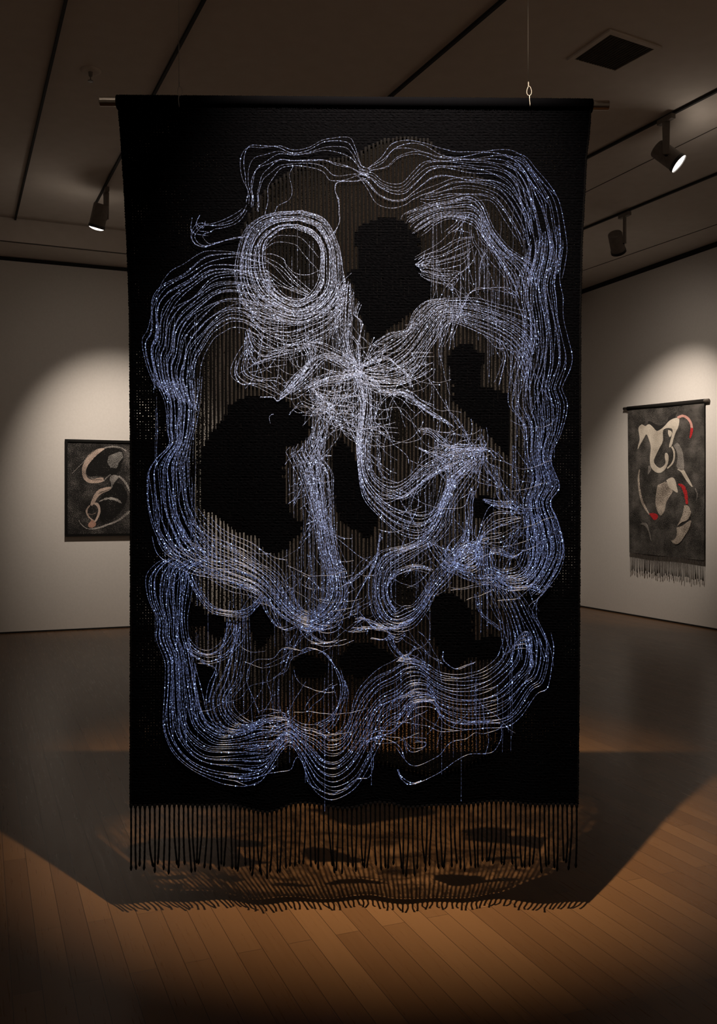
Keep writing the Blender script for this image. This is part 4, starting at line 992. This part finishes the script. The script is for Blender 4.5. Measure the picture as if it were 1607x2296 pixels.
def fibre_geo(xy, br, V, Fc, G, lift):
    """triangular thread with lit nicks, plus brighter beads; appended to the lists"""
    n = len(xy)
    d = np.gradient(xy, axis=0); d /= (np.hypot(d[:, 0], d[:, 1])[:, None] + 1e-9)
    nrm = np.stack([-d[:, 1], d[:, 0]], 1)
    cxy = xy.mean(0)
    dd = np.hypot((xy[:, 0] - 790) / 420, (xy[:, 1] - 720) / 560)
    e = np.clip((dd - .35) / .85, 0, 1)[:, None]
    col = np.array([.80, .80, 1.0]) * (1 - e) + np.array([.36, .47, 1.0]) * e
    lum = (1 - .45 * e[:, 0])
    # dashes: lit stretches between dark nicks
    on = np.zeros(n); i = 0
    while i < n:
        a = rng.integers(1, 4); b_ = rng.integers(1, 4); on[i:i + a] = rng.uniform(.4, 1.2); i += a + b_
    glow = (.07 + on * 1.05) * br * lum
    pos = np.zeros((n, 3)); 
    y_ = xy[:, 1]; x_ = xy[:, 0]
    t = np.maximum(0, (y_ - 250) / 1550)
    dp = D0 + .012 * t * np.sin(x_ * .021 + y_ * .0021) + .010 * t * np.sin(x_ * .043 - y_ * .0013)
    pos[:, 0] = (x_ - CX) / F * D0; pos[:, 2] = EYE + (HZ - y_) / F * D0; pos[:, 1] = dp - lift
    r = .00052
    s3 = np.stack([nrm[:, 0], np.zeros(n), -nrm[:, 1]], 1)
    yv = np.array([0, -1, 0.])
    base = len(V)
    ring = np.stack([pos + s3 * r, pos + yv * r, pos - s3 * r, pos - yv * r * .6], 1).reshape(-1, 3)
    V.extend(ring.tolist()); G.extend(np.repeat(col * glow[:, None], 4, 0).tolist())
    for i in range(n - 1):
        o = base + i * 4
        for k in range(4):
            k2 = (k + 1) % 4
            Fc.append((o + k, o + k2, o + 4 + k2, o + 4 + k))
    # beads
    i = int(rng.exponential(17))
    while i < n:
        big_ = rng.random() < .16
        rb = .0021 * rng.uniform(.6, 1.0) * (1.25 if big_ else .8)
        p = pos[i] + yv * .001; b0 = len(V)
        V.extend([(p + np.array(q) * rb).tolist() for q in ((1, 0, 0), (-1, 0, 0), (0, 1, 0), (0, -1, 0), (0, 0, 1), (0, 0, -1))])
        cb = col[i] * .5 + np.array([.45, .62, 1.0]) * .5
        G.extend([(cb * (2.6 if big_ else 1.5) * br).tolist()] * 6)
        for f in ((0, 3, 4), (3, 1, 4), (1, 2, 4), (2, 0, 4), (3, 0, 5), (1, 3, 5), (2, 1, 5), (0, 2, 5)):
            Fc.append(tuple(b0 + q for q in f))
        i += 2 + int(rng.exponential(17))
FIBRES.sort(key=lambda q: -len(q[0]) * (1 if q[1] > .5 else .1))
for k, (xy, br) in enumerate(FIBRES[:100]):
    V, Fc, G = [], [], []
    fibre_geo(xy, br, V, Fc, G, rng.uniform(.006, .009))
    link('glowing_fibre', V, Fc, M_fibre, big, HO, attrs={'glow': np.array(G)})
V, Fc, G = [], [], []
for (xy, br) in FIBRES[100:]:
    fibre_geo(xy, br, V, Fc, G, rng.uniform(.006, .009))
o = link('glowing_fibre_mesh', V, Fc, M_fibre, big, HO, attrs={'glow': np.array(G)})
o['kind'] = 'stuff'; o['label'] = 'mass of finer glowing fibres laced through the cloth'
print('fibres', len(FIBRES), 'verts', len(V))

# ------------------------------------------------------------------ lights
def spot(name, loc, target, energy, angle, blend, col, radius):
    l = bpy.data.lights.new(name, 'SPOT'); l.energy = energy; l.spot_size = math.radians(angle); l.spot_blend = blend
    l.color = col; l.shadow_soft_size = radius
    o = bpy.data.objects.new(name, l); COL.objects.link(o); o.location = loc
    o.rotation_euler = (Vector(target) - Vector(loc)).to_track_quat('-Z', 'Y').to_euler()
    return o
warm = (1, .79, .58); neutral = (1, .85, .71)
spot('light_main', (.15, 2.35, 4.45), (.12, 4.66, 0), 2300, 48, 1.0, warm, .02)
spot('light_picture', P3, pic_target + Vector((.30, .1, -.20)), 340, 58, 1.0, neutral, .04)
spot('light_hanging', P2, art_target + Vector((.02, 0, -.30)), 380, 58, 1.0, neutral, .04)
spot('light_right', P1 + d1 * .01, P1 + d1, 40, 60, 1.0, neutral, .04)

# wider spill of the two wall lamps, and unseen side spots added as fill light
spot('light_picture_spill', P3, pic_target + Vector((.2, 0, 0)), 10, 115, 1.0, neutral, .04)
spot('light_hanging_spill', P2, art_target, 22, 115, 1.0, neutral, .04)
spot('light_fill_left', (-7.0, 5.0, 4.4), (-9.6, 8.4, 1.2), 330, 60, 1.0, (1, .74, .52), .05)
spot('light_fill_right', (5.2, 3.0, 4.4), (7.8, 3.0, 1.4), 1050, 64, 1.0, (1, .76, .54), .05)
def spill(loc, e):
    l = bpy.data.lights.new('lens_or_fill_glow', 'POINT'); l.energy = e; l.color = neutral; l.shadow_soft_size = .05
    o = bpy.data.objects.new('lens_or_fill_glow', l); COL.objects.link(o); o.location = loc
spill(P3 + Vector((-.03, .03, -.05)), 1.6)
spill(P1 + d1 * .06, 2.5)
spill(Vector((-1.3, 2.2, 4.4)), 4)  # added fill point with no fixture, brightens the left hanging wire
w = bpy.data.worlds.new('World'); SC.world = w; w.use_nodes = True
bg = w.node_tree.nodes['Background']; bg.inputs[0].default_value = (1, .78, .58, 1); bg.inputs[1].default_value = .07

# ------------------------------------------------------------------ camera and view
cam = bpy.data.cameras.new('Camera'); co = bpy.data.objects.new('Camera', cam); COL.objects.link(co); SC.camera = co
co.location = (0, 0, EYE); co.rotation_euler = (math.radians(90), 0, 0)
cam.sensor_fit = 'VERTICAL'; cam.sensor_height = 36; cam.lens = F / 2296 * 36
cam.shift_y = -(1148 - HZ) / 2296
cam.clip_start = .05
SC.view_settings.view_transform = 'Standard'; SC.view_settings.look = 'None'
SC.view_settings.exposure = 0; SC.view_settings.gamma = 1; SC.view_settings.use_curve_mapping = False
